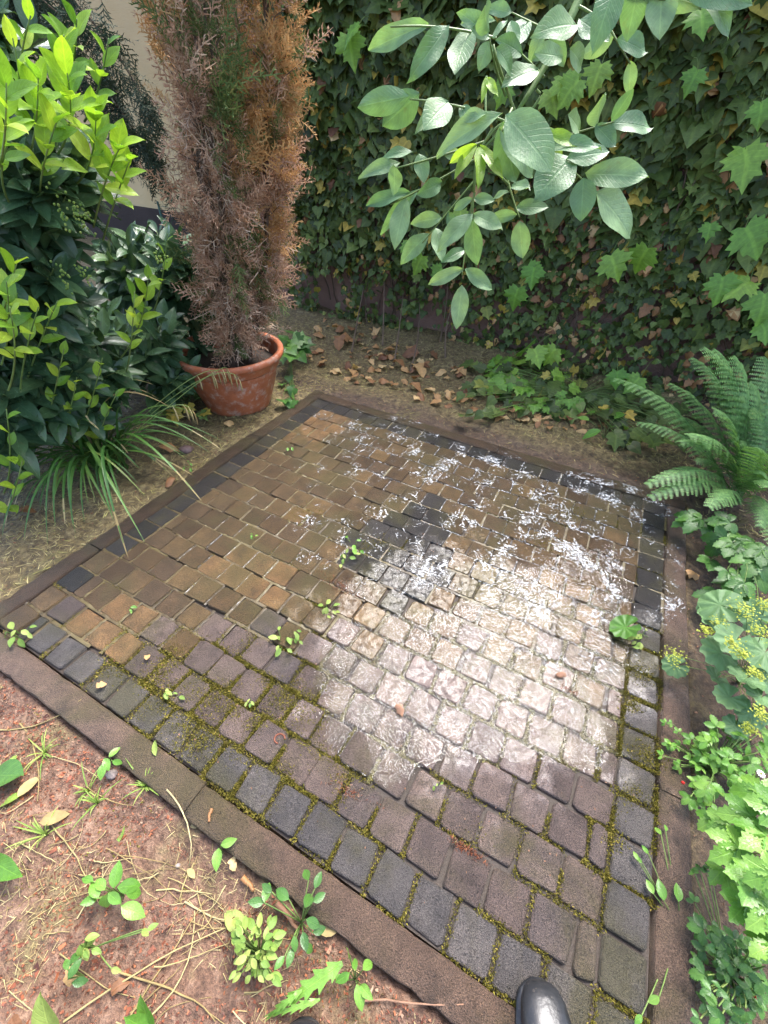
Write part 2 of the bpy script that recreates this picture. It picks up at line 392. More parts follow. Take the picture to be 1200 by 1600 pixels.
MATS['dry'] = leaf_mat('dry_leaf', [(0, (.14, .06, .028)), (.35, (.30, .15, .06)), (.7, (.46, .27, .11)), (1, (.55, .40, .19))], .6, .2, trans=.2)
MATS['walnut'] = leaf_mat('walnut_leaf', [(0, (.10, .2, .085)), (.5, (.15, .26, .12)), (1, (.21, .32, .15))], .4, .35, trans=.28, nveins=11, spots=.12)
MATS['walnut_new'] = leaf_mat('young_walnut_leaf', [(0, (.2, .34, .04)), (1, (.28, .4, .07))], .4, .4, trans=.4, nveins=11)
MATS['creeper'] = leaf_mat('creeper_leaf', [(0, (.11, .25, .03)), (.5, (.17, .33, .045)), (1, (.26, .40, .06))], .42, .5, trans=.35, nveins=6)
MATS['fern'] = leaf_mat('fern_frond', [(0, (.09, .20, .06)), (.5, (.13, .26, .08)), (1, (.18, .33, .10))], .5, .1, trans=.3)
MATS['mantle'] = leaf_mat('lady_mantle_leaf', [(0, (.10, .19, .07)), (1, (.14, .25, .10))], .55, .15, trans=.22)
MATS['lime'] = plain_mat('lime_flower', [(0, (.30, .36, .04)), (1, (.44, .46, .07))], .6, 40, .001, trans=.3)
MATS['bright'] = leaf_mat('bright_leaf', [(0, (.08, .20, .025)), (.5, (.12, .27, .04)), (1, (.19, .34, .06))], .33, .5, trans=.3, nveins=8)
MATS['herb'] = leaf_mat('herb_leaf', [(0, (.035, .10, .02)), (.5, (.06, .15, .03)), (1, (.10, .22, .04))], .33, .4, trans=.25, nveins=7)
MATS['yellowgreen'] = leaf_mat('pale_weed_leaf', [(0, (.13, .23, .04)), (.6, (.22, .32, .06)), (1, (.32, .38, .10))], .5, .3, trans=.3)
MATS['sedge'] = leaf_mat('sedge_blade', [(0, (.045, .12, .025)), (.55, (.075, .18, .035)), (.85, (.12, .23, .045)), (1, (.2, .26, .06))], .38, .15, trans=.2, nveins=1)
MATS['straw'] = plain_mat('straw', [(0, (.26, .19, .08)), (.5, (.36, .29, .13)), (1, (.46, .38, .2))], .7, 30, .001, .3, trans=.2)
MATS['thatch'] = plain_mat('dry_moss_fibre', [(0, (.12, .085, .04)), (.3, (.28, .215, .09)), (.7, (.50, .42, .2)), (1, (.34, .32, .09))], .75, 30, .001, .25, trans=.1)
MATS['crumb'] = plain_mat('bark_crumb', [(0, (.06, .022, .014)), (.5, (.18, .055, .026)), (.85, (.27, .095, .04)), (1, (.26, .17, .11))], .6, 60, .001, .4)
MATS['bark'] = plain_mat('bark', [(0, (.10, .068, .045)), (1, (.13, .09, .06))], .8, 25, .004, .3)
MATS['greenstem'] = plain_mat('green_stem', [(0, (.10, .17, .04)), (1, (.16, .22, .06))], .5, 25, .001, .4)
MATS['con_brown'] = plain_mat('dead_conifer_brown', [(0, (.30, .16, .095)), (.5, (.48, .29, .175)), (1, (.60, .42, .28))], .75, 10, .001, .25, trans=.2)
MATS['con_orange'] = plain_mat('dead_conifer_orange', [(0, (.34, .17, .06)), (.5, (.48, .27, .10)), (1, (.52, .34, .15))], .75, 10, .001, .25, trans=.25)
MATS['con_green'] = plain_mat('conifer_green', [(0, (.07, .12, .035)), (.6, (.12, .17, .05)), (1, (.2, .2, .07))], .7, 10, .001, .25, trans=.2)
MATS['con_straw'] = plain_mat('bleached_twig', [(0, (.38, .25, .17)), (.5, (.5, .36, .25)), (1, (.6, .46, .33))], .75, 10, .001, .25)
MATS['yew'] = plain_mat('dark_conifer', [(0, (.018, .034, .018)), (1, (.04, .065, .032))], .6, 10, .001, .35, trans=.1)
def pot_mat():
    m = N('terracotta'); n1 = m.noise(9, 5); n2 = m.noise(70, 4)
    col = m.ramp(n1, [(.3, (.30, .085, .035)), (.6, (.40, .125, .052)), (.8, (.44, .17, .085))])
    col = m.mix(m.math('MULTIPLY', m.step(m.noise(22, 5, .65), .47, .70), .75), col, (.46, .34, .26))
    col = m.mix(m.math('MULTIPLY', m.step(m.noise(6, 5, .7), .5, .7), .55), col, (.16, .06, .035))
    return m.done(m.bsdf(col, .5, m.bump(n2, .4, .002), .45).outputs[0])
MATS['pot'] = pot_mat()
def stucco_mat(name, c0, c1, bd, sc):
    m = N(name); n1 = m.noise(1.6, 6, .6); n2 = m.noise(sc, 5, .7)
    col = m.ramp(n1, [(.25, c0), (.75, c1)])
    mp = m.n('Mapping'); mp.inputs['Scale'].default_value = (30, 30, 90); m.l(m.pos(), mp.inputs[0])
    h = m.math('ADD', n2, m.noise(1.2, 4, .6, mp.outputs[0]))
    return m.done(m.bsdf(col, .85, m.bump(h, .8, bd), .25).outputs[0])
MATS['cream'] = stucco_mat('cream_render', (.50, .37, .19), (.57, .44, .25), .006, 60)
MATS['plinth'] = stucco_mat('dark_plinth', (.035, .026, .024), (.055, .042, .038), .006, 50)
MATS['wall'] = stucco_mat('pink_render', (.16, .085, .065), (.30, .19, .15), .012, 30)
MATS['roof'] = stucco_mat('roof_tile', (.16, .06, .04), (.22, .09, .06), .01, 12)
def boot_mat():
    m = N('black_rubber'); n1 = m.noise(30, 4)
    col = m.ramp(n1, [(.3, (.012, .013, .015)), (.7, (.022, .023, .026))])
    col = m.mix(m.math('MULTIPLY', m.step(m.noise(14, 5, .7), .45, .7), .5), col, (.09, .075, .06))
    col = m.mix(m.math('MULTIPLY', m.step(m.noise(190, 3), .66, .72), .5), col, (.12, .10, .085))
    return m.done(m.bsdf(col, m.math('ADD', .22, m.math('MULTIPLY', n1, .2)), m.bump(m.noise(60, 4), .35, .003), .5).outputs[0])
MATS['rubber'] = boot_mat()
MATS['wire'] = plain_mat('green_wire', [(0, (.02, .07, .05))], .5, 20, .001, .4)
MATS['red'] = plain_mat('red_berry', [(0, (.45, .02, .015))], .35, 40, .001, .5)
MATS['white'] = plain_mat('white_petal', [(0, (.8, .8, .78))], .5, 40, .001, .4, trans=.2)
MATS['stone'] = plain_mat('pebble', [(0, (.16, .10, .085)), (1, (.26, .22, .2))], .55, 40, .003, .4)
MATS['twig'] = plain_mat('twig', [(0, (.16, .075, .04)), (1, (.24, .14, .09))], .7, 40, .002, .3)

# ================================================================ the setting
def soilz(x, y):
    x = np.asarray(x, float); y = np.asarray(y, float)
    i, j = toPT(x, y)
    ins = np.maximum.reduce([-1.75 - i, i - 20.25, -1.75 - j, j - 18.75]) * PS       # metres outside the kerb (negative inside)
    n = (noise2(x, y, 5, 1) - .5) * .022 + (noise2(x, y, 17, 2) - .5) * .014 + (noise2(x, y, 50, 3) - .5) * .007
    base = -.012 + n
    base = base - .028 * np.clip((-1.75 - j) * PS / .06, 0, 1)                        # lower in front of the near kerb
    base = base - .012 * np.clip((-1.75 - i) * PS / .06, 0, 1)
    d = x * A_[0] + y * A_[1]
    base = base + .07 * np.clip((d - 2.6) / .8, 0, 1) ** 2                            # banks up to the wall
    t = np.clip(ins / .025, 0, 1)
    out = np.where(ins < 0, -.055, -.03 * (1 - t) + base * t)
    return np.where(np.hypot(x, y - 1.5) > 8, -.02, out)
gx = np.concatenate([[-80, -30, -12, -6, -4], np.arange(-2.9, 3.1, .016), [4, 6, 12, 30, 80]])
gy = np.concatenate([[-80, -30, -12, -5, -2, -1], np.arange(-.5, 4.6, .016), [5.5, 7, 12, 30, 80]])
X, Y = np.meshgrid(gx, gy); Z = soilz(X.ravel(), Y.ravel())
nx, ny = len(gx), len(gy)
idx = np.arange(nx * ny).reshape(ny, nx)
q = np.stack([idx[:-1, :-1], idx[:-1, 1:], idx[1:, 1:], idx[1:, :-1]], -1).reshape(-1, 4)
link('ground', mesh_np('ground', np.column_stack([X.ravel(), Y.ravel(), Z]), q, None, MATS['soil']), kind='structure')

# ---- patio
patio = bpy.data.objects.new('patio', None); COL.objects.link(patio); patio['kind'] = 'structure'
patio.empty_display_size = .05; WM[patio] = Matrix.Identity(4)
MATS['kerb_dark'] = paver_mat('stained_kerb', [(0, (.05, .031, .018)), (1, (.075, .048, .028))])
MATS['grey'] = paver_mat('grey_stone', [(0, (.068, .062, .06)), (.5, (.086, .078, .074)), (1, (.105, .094, .088))])
MATS['mauve'] = paver_mat('mauve_stone', [(0, (.078, .058, .051)), (.4, (.102, .076, .066)), (.7, (.132, .098, .083)), (1, (.09, .072, .067))])
def box_top(w, l, h, bev, seed, cut=.012, jit=.0022):
    """a worn set stone: eight-cornered outline, rounded shoulder, top at z = 0"""
    rr = np.random.default_rng(seed); a, b = w / 2, l / 2; c = cut
    o = np.array([(-a + c, -b), (a - c, -b), (a, -b + c), (a, b - c), (a - c, b), (-a + c, b), (-a, b - c), (-a, -b + c)])
    o = o + rr.normal(0, jit, o.shape)
    inn = o * (1 - bev / np.array([a, b]))
    n = 8; V = [(*p, -h) for p in o] + [(*p, -bev * .9) for p in o] + [(*(p * .4 + q * .6), -bev * .22) for p, q in zip(o, inn)] + [(*p, 0) for p in inn]
    Fc = []
    for r in range(3):
        for k in range(n): Fc.append((r * n + k, r * n + (k + 1) % n, (r + 1) * n + (k + 1) % n, (r + 1) * n + k))
    t0 = 3 * n
    Fc += [(t0, t0 + 1, t0 + 2, t0 + 3), (t0, t0 + 3, t0 + 4, t0 + 7), (t0 + 4, t0 + 5, t0 + 6, t0 + 7)]
    return T(V, Fc)
_cache = {}
def stone_mesh(w, l, mat, var, near):
    k = (round(w, 4), round(l, 4), mat, var, near)
    if k not in _cache:
        t = box_top(w, l, .045, .0045 if near else .0024, hash((var, round(w * 1e4), near)) % 9999, .0085 if near else .006, .0024 if near else .0018)
        me = mesh_np('paver', t.v, t.f, t.uv, MATS[mat], True)
        for q in me.polygons[-3:]: q.use_smooth = False
        _cache[k] = (t, me)
    return _cache[k]
DARKP = [(680, 768), (708, 850), (690, 905), (625, 945), (556, 905), (536, 850), (575, 815), (620, 788)]
OCHRE = [[(330, 880), (385, 845), (470, 900), (460, 935), (400, 940), (350, 915)], [(95, 975), (150, 935), (260, 955), (200, 1015)], [(445, 680), (500, 640), (545, 655), (500, 710)]]
def stone_kind(c):
    u, v = PR(c)
    if inpoly(u, v, DARKP)[0]: return 'dark'
    if any(inpoly(u, v, P)[0] for P in OCHRE): return 'ochre'
    k = v + (u - 300) * -.12 + R.normal(0, 25)
    return 'mauve' if k > 985 else 'paver'
ROT = np.stack([-B_, A_, np.array([0, 0, 1.0])], 1) * np.array([-1, 1, 1])   # x to the right, y away
stones = []
def put(i0, i1, j0, j1, border=False):
    c = PT((i0 + i1) / 2, (j0 + j1) / 2); near = PR(c)[1] > 930
    gap = R.uniform(.007, .0115) if near else R.uniform(.0045, .007)
    wdt, ln = (i1 - i0) * PS - round(gap, 3), (j1 - j0) * PJ - round(gap, 3)
    k = ('grey' if PR(c)[1] > 985 else 'dark') if border else stone_kind(c)
    if border and PR(c)[1] < 980 and PR(c)[0] < 160: k = 'paver' if R.random() < .5 else 'dark'
    t, me = stone_mesh(wdt, ln, k, int(R.integers(3)), near)
    tz = Matrix.Rotation(R.normal(0, .016 if near else .007), 4, 'X') @ Matrix.Rotation(R.normal(0, .016 if near else .007), 4, 'Y') @ Matrix.Rotation(R.normal(0, .018 if near else .008), 4, 'Z')
    M = M4(ROT, c + np.array([R.normal(0, .0012), R.normal(0, .0012), R.normal(0, .002 if near else .0009)])) @ tz
    stones.append((border, t, me, M, k, np.linalg.norm(c - np.array([0, 0, H]))))
NI, NJ = 18.5, 17
for j in range(NJ):
    edges = list(np.arange(0, 19)) + [18.5] if j % 2 else [0] + list(np.arange(.5, 19))
    for a, b in zip(edges[:-1], edges[1:]): put(a, b, j, j + 1)
for k in range(-1, 19): put(k, k + 1 if k < 18 else 18.5, -1, 0, True)
for k in range(-1, 19): put(k, k + 1 if k < 18 else 18.5, 17, 18, True)
for k in range(17): put(-1, 0, k, k + 1, True)
for k in range(-1, 18): put(18.5, 19.5, k, k + 1, True)
field = sorted([s for s in stones if not s[0]], key=lambda s: s[5])
for s_ in [s for s in stones if s[0]]: link('border_paver', s_[2], patio, s_[3])
for s_ in field[:300]: link('paver', s_[2], patio, s_[3])
rest = {}
for s_ in field[300:]:
    mb = rest.setdefault(s_[4], MB()); M = np.array(s_[3]); mb.add(s_[1], M[:3, :3], M[:3, 3])
for k, mb in rest.items(): mb.build('far_pavers', MATS[k], patio, kind='stuff')
# bedding the stones sit in, and kerb stones round them
mb = MB()
c4 = [PT(-1.0, -1.0), PT(-1.0, 18.0), PT(19.5, 18.0), PT(19.5, -1.0)]
g = 40; V = []; Fc = []
for a in range(g + 1):
    for b in range(g + 1):
        p = PT(-1 + 20.5 * a / g, -1 + 19 * b / g); V.append((p[0], p[1], -.012 + R.normal(0, .0015)))
for a in range(g):
    for b in range(g): Fc.append((a * (g + 1) + b, (a + 1) * (g + 1) + b, (a + 1) * (g + 1) + b + 1, a * (g + 1) + b + 1))
mb.add(T(V, Fc)); mb.build('bedding', MATS['bed'], patio, kind='stuff')
def kerb(i0, j0, i1, j1, dz=.002, mat='kerb', wv=.079, rot=0.0):
    a, b = PT(i0, j0), PT(i1, j1); L = np.linalg.norm(b - a) - .004
    n = max(6, int(L / .03)); V = []; Fc = []
    pr_ = [(-wv / 2, -.12), (-wv / 2, -.007), (-wv / 2 + .002, -.0025), (-wv / 2 + .008, 0), (0, .0008), (wv / 2 - .008, 0), (wv / 2 - .002, -.0025), (wv / 2, -.007), (wv / 2, -.12)]; m_ = len(pr_)
    for k in range(n + 1):
        ch = .004 * (R.random() < .10); bow = .003 * math.sin(k / n * 3.1 + L)
        for q, (x, z) in enumerate(pr_): V.append((x + bow + R.normal(0, .0009) - (np.sign(x) * ch if q in (1, 2, 3) else 0), -L / 2 + L * k / n + R.normal(0, .0012) * (0 < k < n), z + R.normal(0, .0008) - (ch if q in (2, 3) else 0)))
    for k in range(n):
        for q in range(m_ - 1): Fc.append((k * m_ + q, (k + 1) * m_ + q, (k + 1) * m_ + q + 1, k * m_ + q + 1))
    for base in (0, n * m_):
        for q in range(m_ // 2): Fc.append((base + q, base + q + 1, base + m_ - 2 - q, base + m_ - 1 - q))
    t = T(V, Fc); rot = rot + R.normal(0, .004)
    d = nrm(b - a); Mx = np.stack([np.array([d[1], -d[0], 0]), d, np.array([0, 0, 1.0])], 1)
    M = M4(Mx, (a + b) / 2 + np.array([0, 0, dz])) @ Matrix.Rotation(rot, 4, 'Z')
    link('kerb_stone', mesh_np('kerb_stone', t.v, t.f, t.uv, MATS[mat], True), patio, M)
kw = .45
for a, b in ((-1.85, -.2), (-.2, 9.75), (9.75, 19.6)): kerb(a, -1 - kw, b, -1 - kw, .004)
for a, b in ((-1.85, 7.6), (7.6, 17.2), (17.2, 19.6)): kerb(a, 18 + kw, b, 18 + kw, .0, 'kerb_dark')
for a, b in ((-1, 4.6), (4.6, 14.2), (14.2, 18.0)): kerb(-1 - kw, a, -1 - kw, b, .001)
for a, b in ((-1.9, 2.9), (2.9, 12.6), (12.6, 18.9)): kerb(19.5 + kw, a, 19.5 + kw, b, .0, 'kerb_dark')

# joints: list of (p, q, direction) segments between stones
JOINTS = []
for j in range(0, NJ + 1):
    for k in range(-1, 20): JOINTS.append((PT(k, j), PT(k + 1 if k < 19 else 19.5, j), 'B'))
for j in range(NJ):
    for a in (np.arange(0, 19) if j % 2 else np.arange(.5, 19)): JOINTS.append((PT(a, j), PT(a, j + 1), 'A'))
    JOINTS.append((PT(18.5, j), PT(18.5, j + 1), 'A')); JOINTS.append((PT(0, j), PT(0, j + 1), 'A'))
for k in range(0, 19): JOINTS += [(PT(k, -1), PT(k, 0), 'A'), (PT(k, 17), PT(k, 18), 'A')]
for k in range(0, 18): JOINTS += [(PT(-1, k), PT(0, k), 'B'), (PT(18.5, k), PT(19.5, k), 'B'), (PT(-1, k), PT(-1, k + 1), 'A')]
for k in range(-1, 19): JOINTS += [(PT(k, -1), PT(k + 1, -1), 'B')]
def blades(mb, pts, L, Wd, up=.6, spread=1.0, tmpl=T_BLADE):
    n = len(pts); D = R.normal(0, spread, (n, 3)); D[:, 2] = np.abs(D[:, 2]) + up
    Nn = R.normal(0, 1, (n, 3)); Fm = frames(D, Nn, L * R.uniform(.6, 1.3, n))
    Fm[:, :, 0] *= Wd
    mb.many(tmpl, Fm, pts)
MOSS_L = [(110, 1040), (300, 985), (430, 1000), (560, 1090), (570, 1250), (430, 1260), (280, 1180)]
MATS['silt'] = plain_mat('pale_moss', [(0, (.16, .14, .05)), (.5, (.28, .25, .10)), (1, (.40, .37, .2))], .7, 30, .002, .3, trans=.1)
SILT = [(505, 1000), (700, 930), (960, 860), (985, 930), (955, 1190), (860, 1190), (720, 1185), (600, 1200), (515, 1140)]
mb = MB(); mp = MB()
for p, q_, d in JOINTS:
    m_ = (p + q_) / 2; u, v = PR(m_); i, j = toPT(m_[0], m_[1]); pr = 0.0
    if inpoly(u, v, SILT)[0]: pr = .75
    elif inpoly(u, v, MOSS_L)[0]: pr = .9
    elif v > 1190: pr = .62
    elif abs(i) < .2 and v > 980: pr = .95
    elif i < 1.2 and v > 1000: pr = .6
    elif v > 960: pr = .38
    elif v > 800: pr = .12
    dens = noise2(m_[0], m_[1], 3.1, 8)
    if R.random() > pr: continue
    n = int((70 + 330 * dens) * (1 if v > 1000 else .5) * (2.0 if inpoly(u, v, MOSS_L)[0] else 1)); t = R.beta(.8, .8, (n, 1))
    if R.random() < .4: t = t * .6
    wdt = .0045 + (.011 if R.random() < .16 and v > 1000 else 0)
    if inpoly(u, v, MOSS_L)[0] and R.random() < .45: wdt += .014; n = int(n * 1.4); t = R.random((n, 1))
    pts = p + (q_ - p) * t + R.normal(0, wdt, (n, 3)) * [1, 1, 0] + np.array([0, 0, -.010]) + np.array([0, 0, 1]) * R.uniform(0, .009, (n, 1))
    blades(mp if inpoly(u, v, SILT)[0] else mb, pts, .0062, .42, .7)
mp.build('joint_silt', MATS['silt'], patio, kind='stuff')
# mats of moss creeping over single stones
for (u, v, r, n) in [(275, 1090, .04, 1100), (330, 1090, .035, 900), (235, 1060, .025, 400), (310, 1160, .025, 500), (365, 1110, .02, 500), (420, 1060, .02, 400), (400, 1130, .02, 450), (1010, 1180, .025, 500), (985, 1100, .02, 400), (300, 1130, .03, 400), (360, 1075, .02, 300), (455, 1090, .04, 900), (470, 1130, .03, 500), (250, 1040, .025, 350), (1000, 1050, .03, 500),
                     (985, 1240, .02, 300), (955, 1310, .018, 260), (540, 1215, .02, 260), (270, 1020, .02, 250), (860, 850, .05, 350), (900, 800, .05, 260), (480, 800, .05, 300), (590, 850, .04, 220)]:
    c = G(u, v); pts = c + R.normal(0, r, (n, 3)) * [1, .8, 0] + np.array([0, 0, 1]) * R.uniform(-.004, .003, (n, 1)); blades(mb, pts, .0065, .42, .5)
mb.build('joint_moss', MATS['moss'], patio, kind='stuff')

mb = MB()
MATS['mud'] = plain_mat('joint_mud', [(0, (.045, .032, .016)), (.5, (.075, .055, .026)), (1, (.10, .08, .035))], .4, 40, .003, .4)
for p, q_, d in JOINTS:
    m_ = (p + q_) / 2; u, v = PR(m_)
    if v > 1010 or R.random() > (.8 if u < 560 else .45): continue
    n = 9; dd = nrm(q_ - p); sd_ = np.array([-dd[1], dd[0], 0]); V = []
    for t in np.linspace(0, 1, n):
        c = p + (q_ - p) * t + np.array([0, 0, -.0035 + R.normal(0, .0012)]); V += [c - sd_ * .006, c + np.array([0, 0, .001 + R.normal(0, .0006)]), c + sd_ * .006]
    mb.add(T(V, [f for k in range(n - 1) for f in ((3 * k, 3 * k + 1, 3 * k + 4, 3 * k + 3), (3 * k + 1, 3 * k + 2, 3 * k + 5, 3 * k + 4))]))
mb.build('joint_mud', MATS['mud'], patio, kind='stuff')
# white froth left lying in the joints and on the wet stones of the far half, with painted water glints nearer
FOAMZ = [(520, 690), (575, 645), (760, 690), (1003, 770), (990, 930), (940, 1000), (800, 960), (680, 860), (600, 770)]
GLINTZ = [(690, 880), (990, 900), (960, 1180), (860, 1190), (760, 1050)]  # sky reflected in wet joints, put in as white strips
LEFTZ = [(270, 830), (380, 765), (480, 800), (480, 880), (380, 950), (300, 930)]  # thin white strips along the cross joints only
mb = MB()
def white_strip(p, q_, wd, z=-.003):
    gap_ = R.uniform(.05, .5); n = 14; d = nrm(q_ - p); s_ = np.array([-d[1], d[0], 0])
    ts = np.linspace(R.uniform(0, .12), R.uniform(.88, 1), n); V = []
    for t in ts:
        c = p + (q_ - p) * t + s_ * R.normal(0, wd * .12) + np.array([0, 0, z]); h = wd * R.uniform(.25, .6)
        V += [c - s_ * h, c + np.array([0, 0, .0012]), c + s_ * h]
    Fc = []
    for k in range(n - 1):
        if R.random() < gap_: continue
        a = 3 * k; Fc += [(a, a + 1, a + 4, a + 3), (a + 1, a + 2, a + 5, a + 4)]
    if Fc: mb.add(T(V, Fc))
T_BUB = T([(math.cos(a) * r, math.sin(a) * r, 0) for a, r in zip(np.arange(7) * 2 * math.pi / 7, (.5, .38, .55, .42, .5, .36, .48))] + [(0, 0, .12)], [(k, (k + 1) % 7, 7) for k in range(7)])
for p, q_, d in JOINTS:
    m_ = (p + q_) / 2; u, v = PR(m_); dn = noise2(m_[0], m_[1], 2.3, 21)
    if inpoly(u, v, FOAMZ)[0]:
        if R.random() < .22 + .8 * dn: white_strip(p, q_, .0048 * R.uniform(.3, 1.25))
    elif inpoly(u, v, GLINTZ)[0]:
        if R.random() < .28: white_strip(p, q_, .005 * R.uniform(.4, 1.1))
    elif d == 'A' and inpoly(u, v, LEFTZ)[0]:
        if R.random() < .6: white_strip(p, q_, .0028)
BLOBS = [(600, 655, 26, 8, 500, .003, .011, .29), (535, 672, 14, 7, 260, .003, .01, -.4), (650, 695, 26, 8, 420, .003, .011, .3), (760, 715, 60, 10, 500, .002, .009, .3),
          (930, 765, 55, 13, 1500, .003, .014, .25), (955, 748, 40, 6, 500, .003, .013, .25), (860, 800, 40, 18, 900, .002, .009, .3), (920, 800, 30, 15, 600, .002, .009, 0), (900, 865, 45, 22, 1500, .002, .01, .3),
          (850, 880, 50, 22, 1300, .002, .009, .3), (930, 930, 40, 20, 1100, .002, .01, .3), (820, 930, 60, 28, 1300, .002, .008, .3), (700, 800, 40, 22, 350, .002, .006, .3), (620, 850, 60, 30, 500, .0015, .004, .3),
          (690, 880, 45, 25, 700, .002, .006, .3), (640, 720, 70, 30, 350, .002, .006, .3), (1010, 800, 25, 20, 200, .002, .007, 0), (1055, 860, 10, 40, 150, .002, .006, 0), (920, 1080, 45, 40, 900, .002, .008, .3)]  # patches over the wet middle paint the sky's glare white
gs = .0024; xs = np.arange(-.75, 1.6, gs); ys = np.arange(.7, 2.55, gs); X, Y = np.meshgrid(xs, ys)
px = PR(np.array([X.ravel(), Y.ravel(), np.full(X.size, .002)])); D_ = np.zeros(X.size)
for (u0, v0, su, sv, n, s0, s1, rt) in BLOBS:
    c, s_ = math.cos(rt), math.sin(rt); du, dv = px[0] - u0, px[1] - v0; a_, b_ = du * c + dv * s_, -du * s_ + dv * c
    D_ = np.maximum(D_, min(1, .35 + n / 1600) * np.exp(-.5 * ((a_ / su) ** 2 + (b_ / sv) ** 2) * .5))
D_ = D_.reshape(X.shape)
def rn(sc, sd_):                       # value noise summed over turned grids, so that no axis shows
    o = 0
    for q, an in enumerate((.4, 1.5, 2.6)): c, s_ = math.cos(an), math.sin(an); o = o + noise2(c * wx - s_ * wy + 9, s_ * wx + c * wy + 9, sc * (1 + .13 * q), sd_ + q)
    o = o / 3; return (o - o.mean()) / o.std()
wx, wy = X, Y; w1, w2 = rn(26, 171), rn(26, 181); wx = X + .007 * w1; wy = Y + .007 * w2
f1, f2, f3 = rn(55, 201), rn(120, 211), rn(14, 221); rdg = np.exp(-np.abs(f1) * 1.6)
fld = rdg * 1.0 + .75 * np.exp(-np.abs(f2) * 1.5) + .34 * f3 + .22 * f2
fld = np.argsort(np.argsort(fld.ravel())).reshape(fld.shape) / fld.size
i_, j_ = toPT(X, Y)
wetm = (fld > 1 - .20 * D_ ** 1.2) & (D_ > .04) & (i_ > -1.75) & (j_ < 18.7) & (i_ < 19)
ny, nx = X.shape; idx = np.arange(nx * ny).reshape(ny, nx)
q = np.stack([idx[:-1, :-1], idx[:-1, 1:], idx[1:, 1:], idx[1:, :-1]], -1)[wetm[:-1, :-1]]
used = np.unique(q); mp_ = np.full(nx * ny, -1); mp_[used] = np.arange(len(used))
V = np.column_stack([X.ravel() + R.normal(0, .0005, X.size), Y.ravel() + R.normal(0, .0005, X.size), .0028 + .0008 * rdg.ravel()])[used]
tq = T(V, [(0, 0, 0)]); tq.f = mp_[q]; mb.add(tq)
mb.build('froth_and_glints', MATS['foam_glint'], patio, kind='stuff')

# film of standing water over the lowest stones, broken by their grain
def water_mat():
    m = N('water'); nb = m.bump(m.noise(95, 1.6, .5, dist=2.4), .46, .005)
    fr = m.n('Fresnel'); fr.inputs[0].default_value = 1.4; m.l(nb, fr.inputs['Normal'])
    tr = m.n('BsdfTransparent'); tr.inputs[0].default_value = (.93, .92, .90, 1)
    gl = m.n('BsdfAnisotropic'); gl.inputs['Roughness'].default_value = .025; m.l(nb, gl.inputs['Normal'])
    mx = m.n('MixShader'); m.l(fr.outputs[0], mx.inputs[0]); m.l(tr.outputs[0], mx.inputs[1]); m.l(gl.outputs[0], mx.inputs[2]); return m.done(mx.outputs[0])
MATS['water'] = water_mat()
POOL = [(505, 1010), (560, 955), (700, 950), (810, 890), (960, 850), (992, 930), (968, 1090), (955, 1210), (860, 1190), (720, 1175), (600, 1225), (515, 1170), (490, 1090)]
gs = .0045; xs = np.arange(-.35, 1.5, gs); ys = np.arange(.25, 1.6, gs); X, Y = np.meshgrid(xs, ys)
px = PR(np.array([X.ravel(), Y.ravel(), np.full(X.size, .0015)]))
ins = inpoly(px[0], px[1], POOL).astype(float).reshape(X.shape)
sm = ins.copy()
for _ in range(14): sm = (sm + np.roll(sm, 3, 0) + np.roll(sm, -3, 0) + np.roll(sm, 3, 1) + np.roll(sm, -3, 1)) / 5
nn_ = .5 * noise2(X + 5, Y + 5, 14, 51) + .3 * noise2(X + 5, Y + 5, 45, 52) + .35 * noise2(X + 5, Y + 5, 110, 53)
ctr = np.exp(-((X - PR_C[0]) ** 2 + (Y - PR_C[1]) ** 2) / .07)
wetm = (sm * (.92 + .40 * ctr) > nn_) & (sm > .08)
ny, nx = X.shape; idx = np.arange(nx * ny).reshape(ny, nx)
q = np.stack([idx[:-1, :-1], idx[:-1, 1:], idx[1:, 1:], idx[1:, :-1]], -1)[wetm[:-1, :-1]]
used = np.unique(q); mp_ = np.full(nx * ny, -1); mp_[used] = np.arange(len(used))
V = np.column_stack([X.ravel(), Y.ravel(), .0024 + .0006 * noise2(X.ravel(), Y.ravel(), 20, 54)])[used]
link('water_film', mesh_np('water_film', V, mp_[q], None, MATS['water']), patio, kind='stuff')

# ---- garden wall under the ivy, house behind, low wire fence
def wallbox(name, a0, a1, d0, d1, z0, z1, mat, parent):
    V = []
    for z in (z0, z1):
        for a, d in ((a0, d0), (a1, d0), (a1, d1), (a0, d1)): p = B_ * a + A_ * d; V.append((p[0], p[1], z))
    mb = MB(); mb.add(T(V, [(0, 1, 2, 3), (7, 6, 5, 4), (0, 4, 5, 1), (1, 5, 6, 2), (2, 6, 7, 3), (3, 7, 4, 0)]))
    return mb.build(name, mat, parent, smooth=False)
DW = 3.52
t = thing('garden_wall', 'weathered pinkish rendered garden wall hidden behind the ivy', 'wall', A_ * DW)
wallbox('masonry', -3.1, 3.2, DW, DW + .24, -.1, 2.25, MATS['wall'], t)
wallbox('coping', -3.12, 3.22, DW - .04, DW + .28, 2.25, 2.31, MATS['kerb'], t)
t = thing('house', 'cream rendered house wall with dark plinth behind the brown conifer', 'house', A_ * 4.3 - B_ * 4)
wallbox('wall', -9, -2.7, 4.3, 8.3, .49, 4.6, MATS['cream'], t)
wallbox('plinth', -9, -2.7, 4.27, 8.3, -.1, .487, MATS['plinth'], t)
wallbox('eaves', -9.1, -2.6, 4.2, 8.4, 4.6, 4.7, MATS['roof'], t)
t = thing('wire_fence', 'low green wire mesh fence in front of the dark plinth', 'fence', A_ * 4.0 - B_ * 3.4)
def wp(a, z): return B_ * a + A_ * 4.0 + np.array([0, 0, z])
